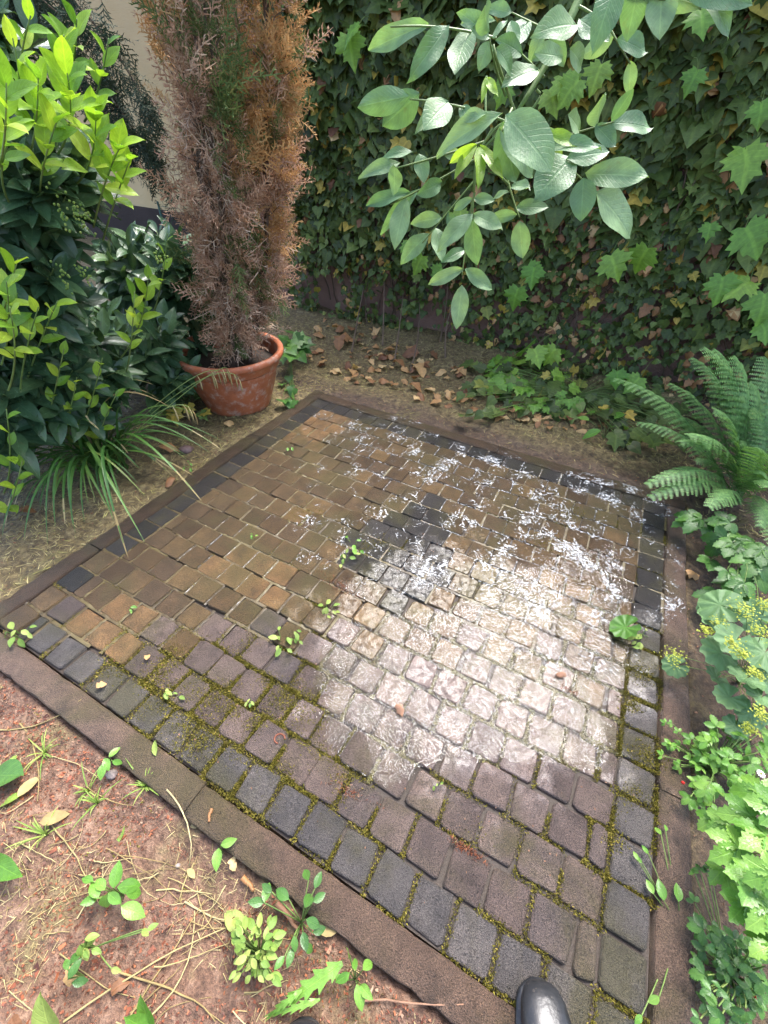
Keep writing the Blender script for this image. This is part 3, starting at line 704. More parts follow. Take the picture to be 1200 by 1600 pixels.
for a in np.arange(-5.0, -2.35, .9):
    mb = MB(); mb.tube([wp(a, -.1), wp(a, .62)], .012, 8); mb.build('post', MATS['wire'], t)
mb = MB()
for z in (.08, .34, .58): mb.tube([wp(-5.0, z), wp(-2.4, z)], .0025, 4)
for a in np.arange(-5.6, -2.4, .06):
    for s_ in (-1, 1):
        a0, a1 = (a, a + .56) if s_ > 0 else (a + .56, a)
        if min(a0, a1) < -5: continue
        mb.tube([wp(a0, .05), wp((a0 + a1) / 2, .32), wp(a1, .6)], .0016, 3)
mb.build('mesh', MATS['wire'], t)

# ================================================================ plants
_lm = {}
def leaf_mesh(t, mat):                 # shared mesh data for single leaves
    k = (id(t), mat)
    if k not in _lm: _lm[k] = mesh_np('leaf', t.v, t.f, t.uv, MATS[mat])
    return _lm[k]
UP = np.array([0, 0, 1.0])
def jit(v, s): return np.asarray(v, float) + R.normal(0, s, 3)

# ---- ivy on the wall
def build_ivy():
    n = 13000
    a = R.uniform(-2.72, 1.75, n); z = R.uniform(.02, 2.45, n) ** 1.0
    bulge = noise2(a + 9, z + 9, 1.6, 41) * .16 + noise2(a + 9, z + 9, 5, 42) * .07
    # bare patches low on the left where the wall shows
    keep = np.ones(n, bool)
    for (u, v, r, pw) in [(520, 450, .20, 1), (675, 515, .22, .95), (610, 470, .16, .5), (640, 560, .2, .5)]:
        c = ONW(u, v, DW - .05); ca = c @ B_
        keep &= ~((np.hypot(a - ca, (z - c[2])) < r * R.uniform(.6, 1.2, n)) & (R.random(n) < pw))
    thin = (z < .45) & (R.random(n) < .25); keep &= ~thin
    a, z, bulge = a[keep], z[keep], bulge[keep]; n = len(a)
    lay = R.random(n); d = DW - .03 - bulge * (.25 + .75 * lay ** .6) - .05 * np.clip(1 - z / .5, 0, 1) * lay
    P = a[:, None] * B_ + d[:, None] * A_ + z[:, None] * UP
    P[:, 2] = np.maximum(P[:, 2], soilz(P[:, 0], P[:, 1]) + .01)
    size = (.048 + .038 * np.clip((z - .3) / 1.1, 0, 1)) * R.uniform(.45, 1.35, n) * (1 + .5 * (R.random(n) < .12))
    D = -UP * 1.0 - A_ * .35 + R.normal(0, .55, (n, 3)); Nn = -A_ + .95 * UP + R.normal(0, .42, (n, 3))
    Nn -= (Nn * D).sum(1)[:, None] / (D * D).sum(1)[:, None] * D * .6
    Fm = frames(D, Nn, size)
    # face outwards
    flip = (Fm[:, :, 2] @ A_) > 0; Fm[flip, :, 0] *= -1; Fm[flip, :, 2] *= -1
    k = R.integers(0, len(T_IVY), n)
    root = thing('ivy', 'dense dark green ivy covering the whole garden wall', 'ivy', B_ * 1.0 + A_ * (DW - .1))
    px = np.array([PR(p) for p in P]); vis = (px[:, 0] > 0) & (px[:, 0] < 1200) & (px[:, 1] > 0) & (px[:, 1] < 660)
    dist = np.linalg.norm(P - np.array([0, 0, H]), axis=1)
    score = np.where(vis, size / dist, 0) * (lay > .45)
    top = np.argsort(-score)[:300]; is_top = np.zeros(n, bool); is_top[top] = True
    for q in top: link('leaf', leaf_mesh(T_IVY[k[q]], 'ivy'), root, M4(Fm[q], P[q]))
    dead = (R.random(n) < (.05 + .55 * np.clip(1 - z / 1.7, 0, 1) * noise2(a + 9, z + 9, 2.5, 47) * (a > -1.3))) & ~is_top
    mb = MB(); md = MB()
    for t_i, t_ in enumerate(T_IVY):
        s_ = (k == t_i) & ~is_top & ~dead; mb.many(t_, Fm[s_], P[s_])
    for t_i, t_ in enumerate(T_DRY):
        s_ = dead & (R.integers(0, 5, n) == t_i); md.many(t_, Fm[s_] * 1.0, P[s_])
    mb.build('leaf_cover', MATS['ivy'], root, kind='stuff')
    md.build('withered_leaves', MATS['dry'], root, kind='stuff')
    ms = MB()
    for _ in range(150):
        a0 = R.uniform(-2.7, 1.7); z0 = R.uniform(0, .9); p = a0 * B_ + (DW - R.uniform(.01, .07)) * A_ + z0 * UP
        pts = [p]; dr = np.array([R.normal(0, .4), 1.0])
        for _k in range(9):
            dr = dr + R.normal(0, .3, 2); dr[1] = abs(dr[1]); st = nrm(dr) * .1
            p = p + B_ * st[0] + UP * st[1] + A_ * R.normal(0, .008); pts.append(p)
        ms.tube(pts, np.linspace(.006, .002, len(pts)), 5)
    for (u, v) in [(590, 400), (600, 430), (655, 470), (570, 440), (700, 430), (630, 460), (720, 450)]:
        p1 = ONW(u, v, DW - .12); p0 = G(u + R.normal(0, 10) - 15, v + 110, .02); ms.tube(bez(p0, (p0 + p1) / 2 + R.normal(0, .05, 3), p1, 7), np.linspace(.007, .003, 7), 5)
    ms.build('stems', MATS['bark'], root, kind='stuff')
build_ivy()

# ---- broad-leaved creeper with bright lobed leaves against the ivy
root = thing('creeper', 'bright green creeper with lobed leaves scattered over the dark ivy', 'creeper', A_ * (DW - .4) + B_ * 2.0)
cr = [(955, 400, 60, .3), (1012, 388, 60, -.2), (1165, 232, 85, .1), (1165, 355, 80, .5), (1130, 432, 62, .2), (1172, 440, 60, -.4), (1195, 460, 70, 0), (1190, 505, 50, .3), (880, 120, 60, .5), (905, 125, 60, -.3), (860, 140, 55, .2),
      (640, 375, 45, .4), (660, 400, 45, -.3), (835, 418, 45, 0), (810, 450, 48, .1), (825, 415, 40, .6), (790, 130, 45, 0), (835, 545, 45, .2), (868, 545, 45, -.3), (965, 580, 40, .3), (1000, 590, 45, -.3), (545, 55, 60, .2), (560, 40, 50, -.5),
      (1095, 15, 60, .2), (940, 100, 55, -.1), (1190, 160, 50, .2), (720, 330, 40, .1), (690, 420, 40, -.3), (1110, 350, 36, .3), (1090, 110, 46, -.2)]
for (u, v, px, tw) in cr:
    p = ONW(u, v, DW - .34 - R.uniform(0, .08)); p[2] = max(p[2], .08)
    sz = px / F_PX * depth(p) * .62
    D = -UP + B_ * tw * 2 + R.normal(0, .25, 3) - A_ * .5; Nn = -A_ + UP * .9 + R.normal(0, .2, 3)
    Fm = frame(D, Nn, sz)
    if Fm[:, 2] @ A_ > 0: Fm[:, 0] *= -1; Fm[:, 2] *= -1
    lf = link('leaf', leaf_mesh(T_MAPLE[int(R.integers(4))], 'creeper'), root, M4(Fm, p))
    mb = MB(); e = p + A_ * .22 + UP * .05 + B_ * R.normal(0, .04); mb.tube(bez(p, (p + e) / 2 + UP * .05, e, 5), .0016, 4); mb.build('petiole', MATS['greenstem'], root)

# ---- walnut: trunk outside the picture on the right, limb reaching in, hanging shoots
T0 = np.array([2.75, 1.75, -.05])
wal = thing('walnut_tree', 'young walnut tree with large pale compound leaves hanging in from above', 'tree', T0)
mb = MB(); mb.tube(bez(T0, T0 + [.1, .1, 1.4], T0 + [-.15, .1, 2.6], 10), np.linspace(.06, .035, 10), 10); mb.build('trunk', MATS['bark'], wal)
YB = 1.32
pA = AT(918, -30, YB + .12); pB = AT(868, 85, YB + .05); pC = AT(838, 140, YB); pD = AT(806, 178, YB - .02)
limb0 = T0 + [-.15, .1, 2.55]
mb = MB(); mb.tube(np.vstack([bez(limb0, (limb0 + pA) / 2 + [0, 0, .55], pA, 12), bez(pA, pB, pD, 7)[1:]]), np.linspace(.022, .004, 18), 8); mb.build('limb', MATS['greenstem'], wal)
def compound(path, leaflets, mat='walnut', stemr=.0022):
    """path: points of the rachis; leaflets: (base, tip, width factor)"""
    mb = MB(); mb.tube(path, np.linspace(stemr * 1.3, stemr * .7, len(path)), 5); st = mb.build('leaf', MATS['greenstem'], wal)
    for b, t_, wf in leaflets:
        d = t_ - b; L = np.linalg.norm(d); toc = nrm(np.array([0, 0, H]) - b)
        Nn = UP * .45 + toc * 1.0 + R.normal(0, .2, 3)
        Fm = frame(d, Nn, L * 1.16, wf * 1.12)
        if Fm[2, 2] < 0: Fm[:, 0] *= -1; Fm[:, 2] *= -1
        link('leaflet', leaf_mesh(T_WALNUT[int(R.integers(4))], mat), st, M4(Fm, b))
def W2(pts, y): return [AT(u, v, y + (k * .0)) for k, (u, v) in enumerate(pts)]
def wleaf(rach, lfl, y, mat='walnut', dy=.0):
    path = bez(*[AT(u, v, yy) for (u, v), yy in zip(rach, (y, y - .03, y - .05))], 8)
    L = []
    for (bu, bv, tu, tv, wf) in lfl:
        yy = y - .03 + R.normal(0, .02); L.append((AT(bu, bv, yy), AT(tu, tv, yy + R.uniform(-.07, .03)), wf))
    compound(path, L, mat)
# right-hand leaf with four big leaflets
wleaf([(800, 190), (860, 235), (915, 285)], [(895, 245, 848, 292, 1.2), (885, 248, 945, 235, .9), (915, 272, 998, 270, .8), (912, 278, 910, 333, 1.25), (930, 300, 992, 355, .95), (850, 230, 925, 222, .6)], 1.24)
# small leaf above it
wleaf([(840, 225), (910, 205), (960, 190)], [(935, 195, 928, 150, .9), (955, 190, 985, 145, .8), (955, 192, 1018, 192, .8), (930, 195, 960, 222, 1.0), (905, 205, 895, 180, 1.1)], 1.36)
# top-right leaves by the limb
wleaf([(905, 10), (935, 25), (955, 45)], [(890, 75, 917, 100, 1.1), (880, 90, 845, 80, .9), (905, 30, 945, 55, 1.0), (930, 10, 950, 45, 1.0), (900, 40, 860, 30, .9)], 1.3)
wleaf([(915, -20), (980, -10), (1040, 0)], [(965, -35, 940, 45, .9), (1000, -40, 985, 45, 1.0), (1035, -30, 1032, 46, 1.1), (1060, -30, 1165, -5, .6), (1010, -20, 1075, 10, .6), (1090, -30, 1145, 25, .7)], 1.22)
# left arching leaf from the top
wleaf([(775, 60), (690, 35), (610, 42)], [(670, 38, 585, 68, .5), (700, 40, 652, 105, .6), (735, 45, 712, 98, .9), (720, 38, 760, 25, .5), (765, 60, 730, 20, .7), (700, 52, 680, 80, .4)], 1.34)
wleaf([(790, 150), (770, 100), (765, 60)], [(765, 65, 752, 100, 1.2), (775, 75, 806, 105, 1.0), (765, 50, 748, 10, .8), (770, 60, 790, 30, .6)], 1.28)
# left leaf at mid height
wleaf([(790, 190), (720, 160), (640, 155)], [(640, 150, 568, 165, .7), (655, 145, 608, 190, 1.1), (700, 160, 672, 183, 1.1), (690, 165, 660, 190, .5), (720, 165, 735, 190, .8)], 1.30)
# big centre leaflets nearest the viewer
wleaf([(800, 170), (790, 190), (785, 205)], [(785, 178, 690, 215, .55), (790, 180, 858, 245, 1.15), (785, 190, 800, 272, 1.0), (780, 200, 840, 260, .8), (760, 178, 720, 180, .7)], 1.08)
# small brown and white bud leaves
wleaf([(760, 120), (757, 160), (760, 190)], [(760, 120, 755, 150, .5), (762, 122, 772, 140, .5), (745, 225, 705, 250, .5), (745, 228, 715, 262, .5), (748, 230, 752, 276, .55), (750, 228, 780, 265, .5)], 1.12, 'walnut_new')
# left low leaf
wleaf([(760, 220), (690, 245), (610, 265)], [(625, 255, 575, 262, .5), (615, 258, 620, 292, 1.1), (655, 240, 662, 278, 1.1), (645, 238, 605, 235, .6), (690, 235, 720, 245, .7)], 1.3)
wleaf([(740, 250), (680, 285), (610, 320)], [(640, 300, 580, 315, .5), (635, 310, 617, 372, .75), (655, 295, 600, 350, .4), (690, 285, 660, 300, .7)], 1.36)
# three hanging leaves
wleaf([(745, 250), (740, 300), (738, 345)], [(738, 340, 740, 405, .8), (738, 335, 695, 372, .7), (740, 335, 775, 350, .75), (740, 310, 768, 312, .9), (738, 310, 712, 325, .8)], 1.34)
wleaf([(790, 270), (803, 320), (812, 340)], [(812, 345, 815, 396, 1.0), (808, 335, 770, 340, .7), (805, 325, 850, 322, .8), (800, 290, 820, 288, .8), (795, 300, 772, 305, .7)], 1.36)
wleaf([(735, 350), (725, 400), (722, 430)], [(722, 445, 715, 505, .75), (724, 420, 676, 440, .6), (726, 420, 765, 448, .7), (725, 390, 700, 402, .6)], 1.38)
wleaf([(850, 120), (820, 90), (800, 70)], [(815, 85, 790, 60, .8), (830, 95, 860, 70, .8), (805, 75, 800, 35, .9), (840, 110, 800, 115, .8)], 1.36)
wleaf([(880, 60), (840, 40), (800, 20)], [(850, 45, 830, 85, .9), (825, 32, 800, 60, .9), (800, 20, 765, 10, .8), (860, 50, 880, 95, .9)], 1.42)
wleaf([(760, 260), (700, 330), (660, 380)], [(690, 340, 650, 345, .8), (670, 365, 630, 400, .8), (700, 330, 715, 370, .8), (680, 355, 690, 400, .8)], 1.5)
wleaf([(930, 0), (960, 60), (985, 100)], [(960, 55, 915, 85, .9), (965, 60, 1010, 75, .9), (985, 95, 985, 140, .9)], 1.5)
wleaf([(800, 200), (830, 210), (870, 215)], [(850, 208, 912, 225, .5), (820, 200, 870, 205, .45), (830, 215, 880, 240, .6)], 1.24, 'walnut_new')
mb = MB()
for pts in ([(806, 178), (790, 200), (745, 240)], [(806, 178), (780, 110), (770, 70)], [(838, 140), (860, 150), (800, 200)], [(745, 240), (742, 260), (740, 300)], [(745, 240), (770, 260), (795, 290)], [(742, 300), (735, 330), (732, 350)],
            [(918, -30), (915, -20), (910, 0)], [(800, 190), (830, 210), (850, 225)], [(790, 190), (770, 200), (760, 220)], [(770, 200), (755, 225), (742, 250)]):
    mb = MB(); mb.tube(bez(*[AT(u, v, YB - .04) for u, v in pts], 6), .003, 5); mb.build('shoot', MATS['greenstem'], wal)
n = 1500; P = np.column_stack([R.normal(2.75, .5, n), R.normal(1.9, .6, n), R.normal(3.3, .5, n)]); D = R.normal(0, 1, (n, 3)); D[:, 2] -= .8
ok = np.array([PR(p)[1] < -120 for p in P]) & (P[:, 2] > 2.4); P, D = P[ok], D[ok]
mb = MB(); mb.many(T_WALNUT[1], frames(D, np.tile(UP, (len(P), 1)) + R.normal(0, .4, (len(P), 3)), R.uniform(.09, .15, len(P))), P); mb.build('crown', MATS['walnut'], wal, kind='stuff')

# ---- conifer sprays
def t_spray(nside=7, sub=3, seed=0, droop=.25, wd=.03):
    rr = np.random.default_rng(seed); mb = MB()
    def rib(p, q, w0):
        d = q - p; s_ = nrm(np.cross(d, [0.1, .05, 1])); 
        mb.add(T([p - s_ * w0, p + s_ * w0, q + s_ * w0 * .25, q - s_ * w0 * .25], [(0, 1, 2, 3)]))
    ax = lambda t: np.array([.04 * math.sin(t * 5 + seed), t, -droop * t * t])
    for k in range(4): rib(ax(k / 4), ax((k + 1) / 4), wd * .6)
    for k in range(nside):
        for s_ in (-1, 1):
            t = .12 + .85 * (k + .3 * (s_ > 0)) / nside; p = ax(t); L = .38 * (1 - t * .75) * rr.uniform(.7, 1.2)
            d = nrm([s_ * rr.uniform(.6, 1), rr.uniform(.6, 1.0), rr.normal(-.15, .3)]); q = p + d * L
            rib(p, q, wd * .75)
            for m in range(sub):
                b = p + d * L * (m + .6) / (sub + .4); e = nrm(d + rr.normal(0, .75, 3)); rib(b, b + e * L * .42, wd * .7)
    return merge([(T(np.concatenate(mb.v), [tuple(x) for x in np.concatenate(mb.f)]), np.eye(3), (0, 0, 0))])
SPR = [t_spray(7, 4, k, .2 + .14 * k, .021) for k in range(4)]
BARE = [t_spray(5, 1, 30 + k, .9, .016) for k in range(3)]

# ---- terracotta pot with the dying conifer
PC = np.array([-.968, 2.438, 0.0])
pot = thing('terracotta_pot', 'wide round terracotta pot with thick rim on the mossy ground', 'pot', PC)
def lathe(profile, c, seg=48):
    V = []; Fc = []; m = len(profile)
    for k in range(seg):
        a = 2 * math.pi * k / seg
        for r, z in profile: V.append((c[0] + r * math.cos(a), c[1] + r * math.sin(a), c[2] + z))
    for k in range(seg):
        for q in range(m - 1): a, b = k * m + q, ((k + 1) % seg) * m + q; Fc.append((a, b, b + 1, a + 1))
    return T(V, Fc)
mb = MB(); mb.add(lathe([(.002, -.02), (.19, -.02), (.2, 0), (.235, .1), (.262, .2), (.272, .245), (.276, .25)], PC)); mb.build('body', MATS['pot'], pot)
mb = MB(); mb.add(lathe([(.274, .249), (.282, .247), (.287, .252), (.295, .285), (.303, .292), (.313, .298), (.318, .308), (.318, .324), (.312, .333), (.300, .335), (.288, .331), (.282, .32), (.277, .28), (.268, .22)], PC)); mb.build('rim', MATS['pot'], pot)
mb = MB(); mb.add(lathe([(.273, .24), (.2, .246), (.1, .25), (.001, .252)], PC, 32)); mb.build('potting_soil', MATS['bed'], pot)
con = thing('dead_conifer', 'tall mostly brown dying conifer with a few green patches in the pot', 'conifer', PC + [0, 0, .25])
ST = []
for k in range(11):
    a = R.uniform(0, 2 * math.pi); r0 = R.uniform(.01, .08); b = PC + [r0 * math.cos(a), r0 * math.sin(a), .24]
    r1 = R.uniform(.08, .27); hgt = R.uniform(1.3, 2.15) if k > 2 else 2.25
    e = PC + [r1 * math.cos(a), r1 * math.sin(a) * .8, .25 + hgt]
    if k < 3: e = PC + [[-.16, .04, .26][k], .05, 2.3]
    e = e + np.array([.19, 0, 0]); e[0] = max(e[0], PC[0] + .04 - .05 * (k % 3)); b = b + np.array([.03, 0, 0])
    pts = bez(b, b + (e - b) * .4 + [(e - b)[0] * .5, (e - b)[1] * .5, 0], e, 14) + R.normal(0, .006, (14, 3)); ST.append(pts)
    mb = MB(); mb.tube(pts, np.linspace(.014, .003, 14), 6); mb.build('stem', MATS['bark'], con)
cols = {'con_brown': MB(), 'con_orange': MB(), 'con_green': MB(), 'con_straw': MB()}
br = MB()
for pts in ST:
    for _ in range(240):
        t = R.uniform(.05, 1) ** .8; f = t * 13; k = min(int(f), 12); p = pts[k] + (pts[k + 1] - pts[k]) * (f - k)
        out = p - PC; out[2] = 0; a = math.atan2(out[1], out[0]) + R.normal(0, 1.1); zr = p[2] - .25
        if noise2(np.array([a * 1.3 + 8]), np.array([p[2] * 3 + 3]), 1.6, 91)[0] < .36 + R.normal(0, .06): continue
        ln = R.uniform(.05, .19) * (.14 + min(zr / .75, 1) * 1.0)
        d = np.array([math.cos(a), math.sin(a), R.uniform(.3, 1.6)]); q_ = p + nrm(d) * ln
        if R.random() < .25: br.tube([p, (p + q_) / 2 + R.normal(0, .008, 3), q_], [.003, .002, .001], 4, False)
        u, v = PR(q_); s_ = R.uniform(.07, .19); dd = nrm(d) + np.array([0, 0, R.uniform(-.2, .7)])
        straw = inpoly(u, v, [(255, 120), (330, 110), (370, 300), (430, 330), (420, 580), (300, 580), (240, 400), (235, 250)])[0] and R.random() < .7
        green = (inpoly(u, v, [(285, -60), (345, -60), (365, 120), (375, 220), (345, 210), (320, 100)])[0] and R.random() < .75) or (inpoly(u, v, [(405, 110), (440, 120), (440, 260), (410, 250)])[0] and R.random() < .6) or (u > 470 and 290 < v < 380 and R.random() < .8) or R.random() < .09
        orange = (v < 260 and (u > 360 or u < 270) and R.random() < .75) or (v < 430 and u > 385 and R.random() < .45)
        key = 'con_green' if green else 'con_straw' if straw and R.random() < .62 else 'con_orange' if orange else 'con_brown'
        if straw: dd = np.array([math.cos(a), math.sin(a), R.uniform(-1.6, .3)])
        tm = BARE[int(R.integers(3))] if key == 'con_straw' else SPR[int(R.integers(4))]
        for _r in range(2 if key != 'con_straw' else 1):
            cols[key].add(tm, frame(dd + R.normal(0, .3, 3), R.normal(0, 1, 3) + [.3, -1, .2], s_ * R.uniform(.7, 1.2)), q_ - nrm(d) * ln * R.uniform(0, .7))
for key, nm in (('con_brown', 'brown_sprays'), ('con_orange', 'orange_sprays'), ('con_green', 'green_sprays'), ('con_straw', 'bleached_twigs')): cols[key].build(nm, MATS[key], con, smooth=False, kind='stuff')
br.build('branchlets', MATS['bark'], con, kind='stuff')

# ---- dark conifer reaching in at the top left
Y0 = np.array([-3.35, 3.35, -.03])
yew = thing('dark_conifer', 'dark green conifer branch hanging down in front of the cream wall', 'conifer', Y0)
mb = MB(); mb.tube([Y0, Y0 + [.03, 0, 1.5], Y0 + [0, .05, 3.6]], [.11, .08, .03], 10); mb.build('trunk', MATS['bark'], yew)
fol = MB()
def yewbranch(pts, n, s0, sp):
    mb = MB(); mb.tube(pts, np.linspace(.014, .003, len(pts)), 6); mb.build('branch', MATS['bark'], yew)
    for _ in range(n):
        t = R.uniform(.15, 1) * (len(pts) - 1); k = min(int(t), len(pts) - 2); p = pts[k] + (pts[k + 1] - pts[k]) * (t - k)
        d = nrm(pts[k + 1] - pts[k]) * .6 + R.normal(0, .5, 3) + np.array([0, 0, -.9]); fol.add(SPR[int(R.integers(4))], frame(d, R.normal(0, 1, 3) + [0, -1, 0], s0 * R.uniform(.6, 1.3)), p + R.normal(0, sp, 3))
yy = 3.5
yewbranch(bez(Y0 + [0, 0, 2.2], AT(60, -120, yy), AT(255, 285, yy), 14), 330, .17, .045)
yewbranch(bez(Y0 + [0, 0, 2.4], AT(100, -160, yy), AT(240, 190, yy - .1), 12), 180, .16, .04)
yewbranch(bez(Y0 + [0, 0, 2.0], AT(40, -60, yy), AT(205, 250, yy), 12), 150, .15, .04)
yewbranch(bez(Y0 + [0, 0, 2.1], AT(-10, -80, yy), AT(90, 20, yy - .2), 10), 150, .16, .05)
for k in range(12):
    a = R.uniform(0, 6.28); z0 = R.uniform(2.0, 3.4); r = R.uniform(.6, 1.25); e = Y0 + [math.cos(a) * r, math.sin(a) * r, z0 + R.uniform(-.1, .4)]
    if PR(e)[1] > -120 and PR(e)[0] > 0: continue
    yewbranch(bez(Y0 + [0, 0, z0], Y0 + [math.cos(a) * r * .5, math.sin(a) * r * .5, z0 + .3], e, 8), 70, .2, .09)
fol.build('foliage', MATS['yew'], yew, smooth=False, kind='stuff')

# ---- cherry laurel on the left
LB = np.array([-1.78, 1.98, 0.0])
lau = thing('cherry_laurel', 'large glossy cherry laurel bush with yellow green shoots on the left', 'shrub', LB)
singles = []; pool = []
def laurel_shoot(base, tip, nl, size, mat, openang=.9, tl=None):
    """a stem with spirally set leaves towards its tip"""
    mid = (base + tip) / 2 + R.normal(0, .03, 3) + [0, 0, -.03]
    pts = bez(base, mid, tip, 8)
    sb.tube(pts, np.linspace(.0035, .0016, 8), 5)
    ax = nrm(tip - pts[4]); ph = R.uniform(0, 6.28)
    x = nrm(np.cross(ax, UP + [.01, .02, 0])); y = np.cross(ax, x)
    for k in range(nl):
        t = .42 + .58 * (k + .5) / nl; f = t * 7; q = min(int(f), 6); p = pts[q] + (pts[q + 1] - pts[q]) * (f - q)
        a = ph + k * 2.4; rad = math.cos(a) * x + math.sin(a) * y
        op = openang * (1.25 - .75 * (k / nl)); d = ax * math.cos(op) + rad * math.sin(op) + np.array([0, 0, -.12 if mat == 'laurel' else .05])
        s_ = size * R.uniform(.75, 1.15) * (1 - .3 * (k / nl) ** 3)
        wd_ = 1.25 if mat == 'laurel_new' else 1.0
        Nn = ax * .8 + UP * .6 + nrm(np.array([0, 0, H]) - p) * .6 + R.normal(0, .15, 3); Fm = frame(d, Nn, s_, wd_)
        if Fm[:, 2] @ (UP + ax) < 0: Fm[:, 0] *= -1; Fm[:, 2] *= -1
        pool.append((p, Fm, int(R.integers(4)), mat, s_))
sb = MB()
# leafy surface of the bush: lobes of mature shoots
LOBES = [((-1.62, 1.72, .95), (.42, .36, .48), 105), ((-1.68, 1.76, .52), (.42, .34, .36), 100), ((-1.95, 2.1, 1.2), (.5, .42, .40), 60), ((-1.85, 1.5, .7), (.35, .35, .5), 50), ((-1.45, 2.2, .38), (.36, .26, .22), 45), ((-1.72, 1.45, .42), (.22, .22, .2), 16), ((-1.55, 2.75, .3), (.5, .3, .26), 45), (tuple(AT(255, 420, 2.75)), (.34, .3, .2), 50), (tuple(AT(10, 265, 1.75)), (.24, .22, .2), 40), (tuple(AT(-30, 120, 1.85)), (.2, .2, .22), 25)]
for c, r, n in LOBES:
    c = np.array(c); r = np.array(r)
    for _ in range(n):
        d = nrm(R.normal(0, 1, 3) + [.25, -.45, .25]); tip = c + d * r * R.uniform(.8, 1.08)
        if tip[2] < .12: tip[2] = R.uniform(.12, .25)
        base = c + (tip - c) * .35 + [0, 0, -.12]
        laurel_shoot(base, tip, int(R.integers(8, 12)), R.uniform(.135, .175), 'laurel', 1.0)
# bright new shoots: pixel of the tip, distance in front, direction in the picture, number of leaves, leaf length
NEW = [(48, 25, 1.62, 4, 5, .06), (100, 55, 1.7, 6, 8, .085), (20, 60, 1.5, -4, 6, .07), (60, 120, 1.5, 2, 10, .095), (105, 115, 1.55, 3, 11, .105), (30, 190, 1.4, 0, 8, .08), (150, 170, 1.6, 30, 10, .10), (190, 225, 1.62, 25, 9, .09), (10, 130, 1.3, -2, 7, .09), (90, 185, 1.5, 10, 8, .085),
       (28, 405, 1.35, 10, 9, .085), (10, 440, 1.25, -5, 7, .08), (90, 470, 1.4, 30, 7, .075), (232, 430, 1.75, 25, 9, .085), (210, 455, 1.7, 0, 7, .075), (262, 365, 1.85, 10, 5, .06), (100, 545, 1.45, 15, 6, .07), (120, 590, 1.5, 30, 7, .075), (60, 480, 1.3, 12, 6, .07),
       (15, 480, 1.2, -10, 5, .07), (10, 640, 1.15, -8, 5, .065), (35, 720, 1.2, 25, 6, .075), (160, 560, 1.55, 20, 5, .07), (185, 610, 1.6, 20, 5, .06), (170, 60, 1.75, 20, 6, .07), (120, 30, 1.75, 10, 6, .075), (205, 245, 1.66, 25, 7, .08)]
for (u, v, y, dx, nl, L) in NEW:
    tip = AT(u, v, y); base = AT(u - dx * 1.2 - 14, v + 130, y + .14)
    laurel_shoot(base, tip, nl, L * 1.05, 'laurel_new', .7)
arr = sorted(range(len(pool)), key=lambda q: -(pool[q][4] / max(depth(pool[q][0]), .3)) * (1.6 if pool[q][3] == 'laurel_new' else 1) * (1 if 0 <= PR(pool[q][0])[0] <= 330 and 0 <= PR(pool[q][0])[1] < 780 else 0))
top = set(arr[:300]); rest = {'laurel': MB(), 'laurel_new': MB()}
for q, (p, Fm, k, mat, s_) in enumerate(pool):
    if q in top: link('leaf', leaf_mesh(T_LAUREL[k], mat), lau, M4(Fm, p))
    else: rest[mat].add(T_LAUREL[k], Fm, p)
for k, mb in rest.items():
    if mb.n: mb.build('inner_leaves', MATS[k], lau, kind='stuff')
for k in range(7):
    a = R.uniform(0, 6.28); e = LB + [R.uniform(-.3, .35), R.uniform(-.5, .2), R.uniform(.6, 1.1)]; mb = MB(); mb.tube(bez(LB + [.1 * math.cos(a), .1 * math.sin(a), -.03], LB + [.2 * math.cos(a), .2 * math.sin(a), .4], e, 8), np.linspace(.022, .007, 8), 7); mb.build('stem', MATS['bark'], lau)
sb.build('twigs', MATS['greenstem'], lau, kind='stuff')
fr = MB()
T_BALL = lathe([(.001, -.5), (.35, -.35), (.5, 0), (.35, .35), (.001, .5)], (0, 0, 0), 6)
for (u, v, y) in [(135, 340, 1.7), (120, 335, 1.65), (100, 430, 1.6), (250, 400, 1.8), (130, 425, 1.65), (95, 330, 1.6)]:
    c = AT(u, v, y - .1)
    for _ in range(22): fr.add(T_BALL, np.eye(3) * .008, c + R.normal(0, 1, 3) * [.010, .008, .024])
fr.build('unripe_fruit', MATS['yellowgreen'], lau, kind='stuff')

# ---- strap-leaved sedge clump on the left
def strap(pts, wmax, tw=.0):
    pts = np.asarray(pts); n = len(pts); tg = np.gradient(pts, axis=0); V = []; UV = []; Fc = []
    for k in range(n):
        t = k / (n - 1); d = nrm(tg[k]); s_ = nrm(np.cross(d, UP + [.01, 0, 0])); nn = np.cross(s_, d)
        wd = wmax * .5 * min(1, .55 + t * 2) * (1 - t ** 3) + .0004
        V += [pts[k] - s_ * wd + nn * wd * .35, pts[k], pts[k] + s_ * wd + nn * wd * .35]; UV += [(0, t), (.5, t), (1, t)]
    for k in range(n - 1): a = 3 * k; Fc += [(a, a + 1, a + 4, a + 3), (a + 1, a + 2, a + 5, a + 4)]
    return T(V, Fc, UV)
SB = G(160, 725); SB[2] = soilz(*SB[:2])
sed = thing('sedge_clump', 'arching strap leaved grassy clump beside the left kerb', 'grass clump', SB)
TIPS = [(345, 705), (350, 690), (330, 665), (315, 788), (205, 870), (245, 700), (300, 715), (130, 820), (60, 790), (20, 800), (0, 780), (30, 760), (90, 800), (170, 815), (195, 800), (235, 850), (270, 750), (310, 690), (215, 590), (240, 600), (200, 600), (180, 620), (160, 640), (260, 640), (290, 680),
        (100, 640), (80, 680), (40, 700), (10, 740), (5, 820), (150, 780), (185, 770), (120, 760), (330, 712), (280, 660)]
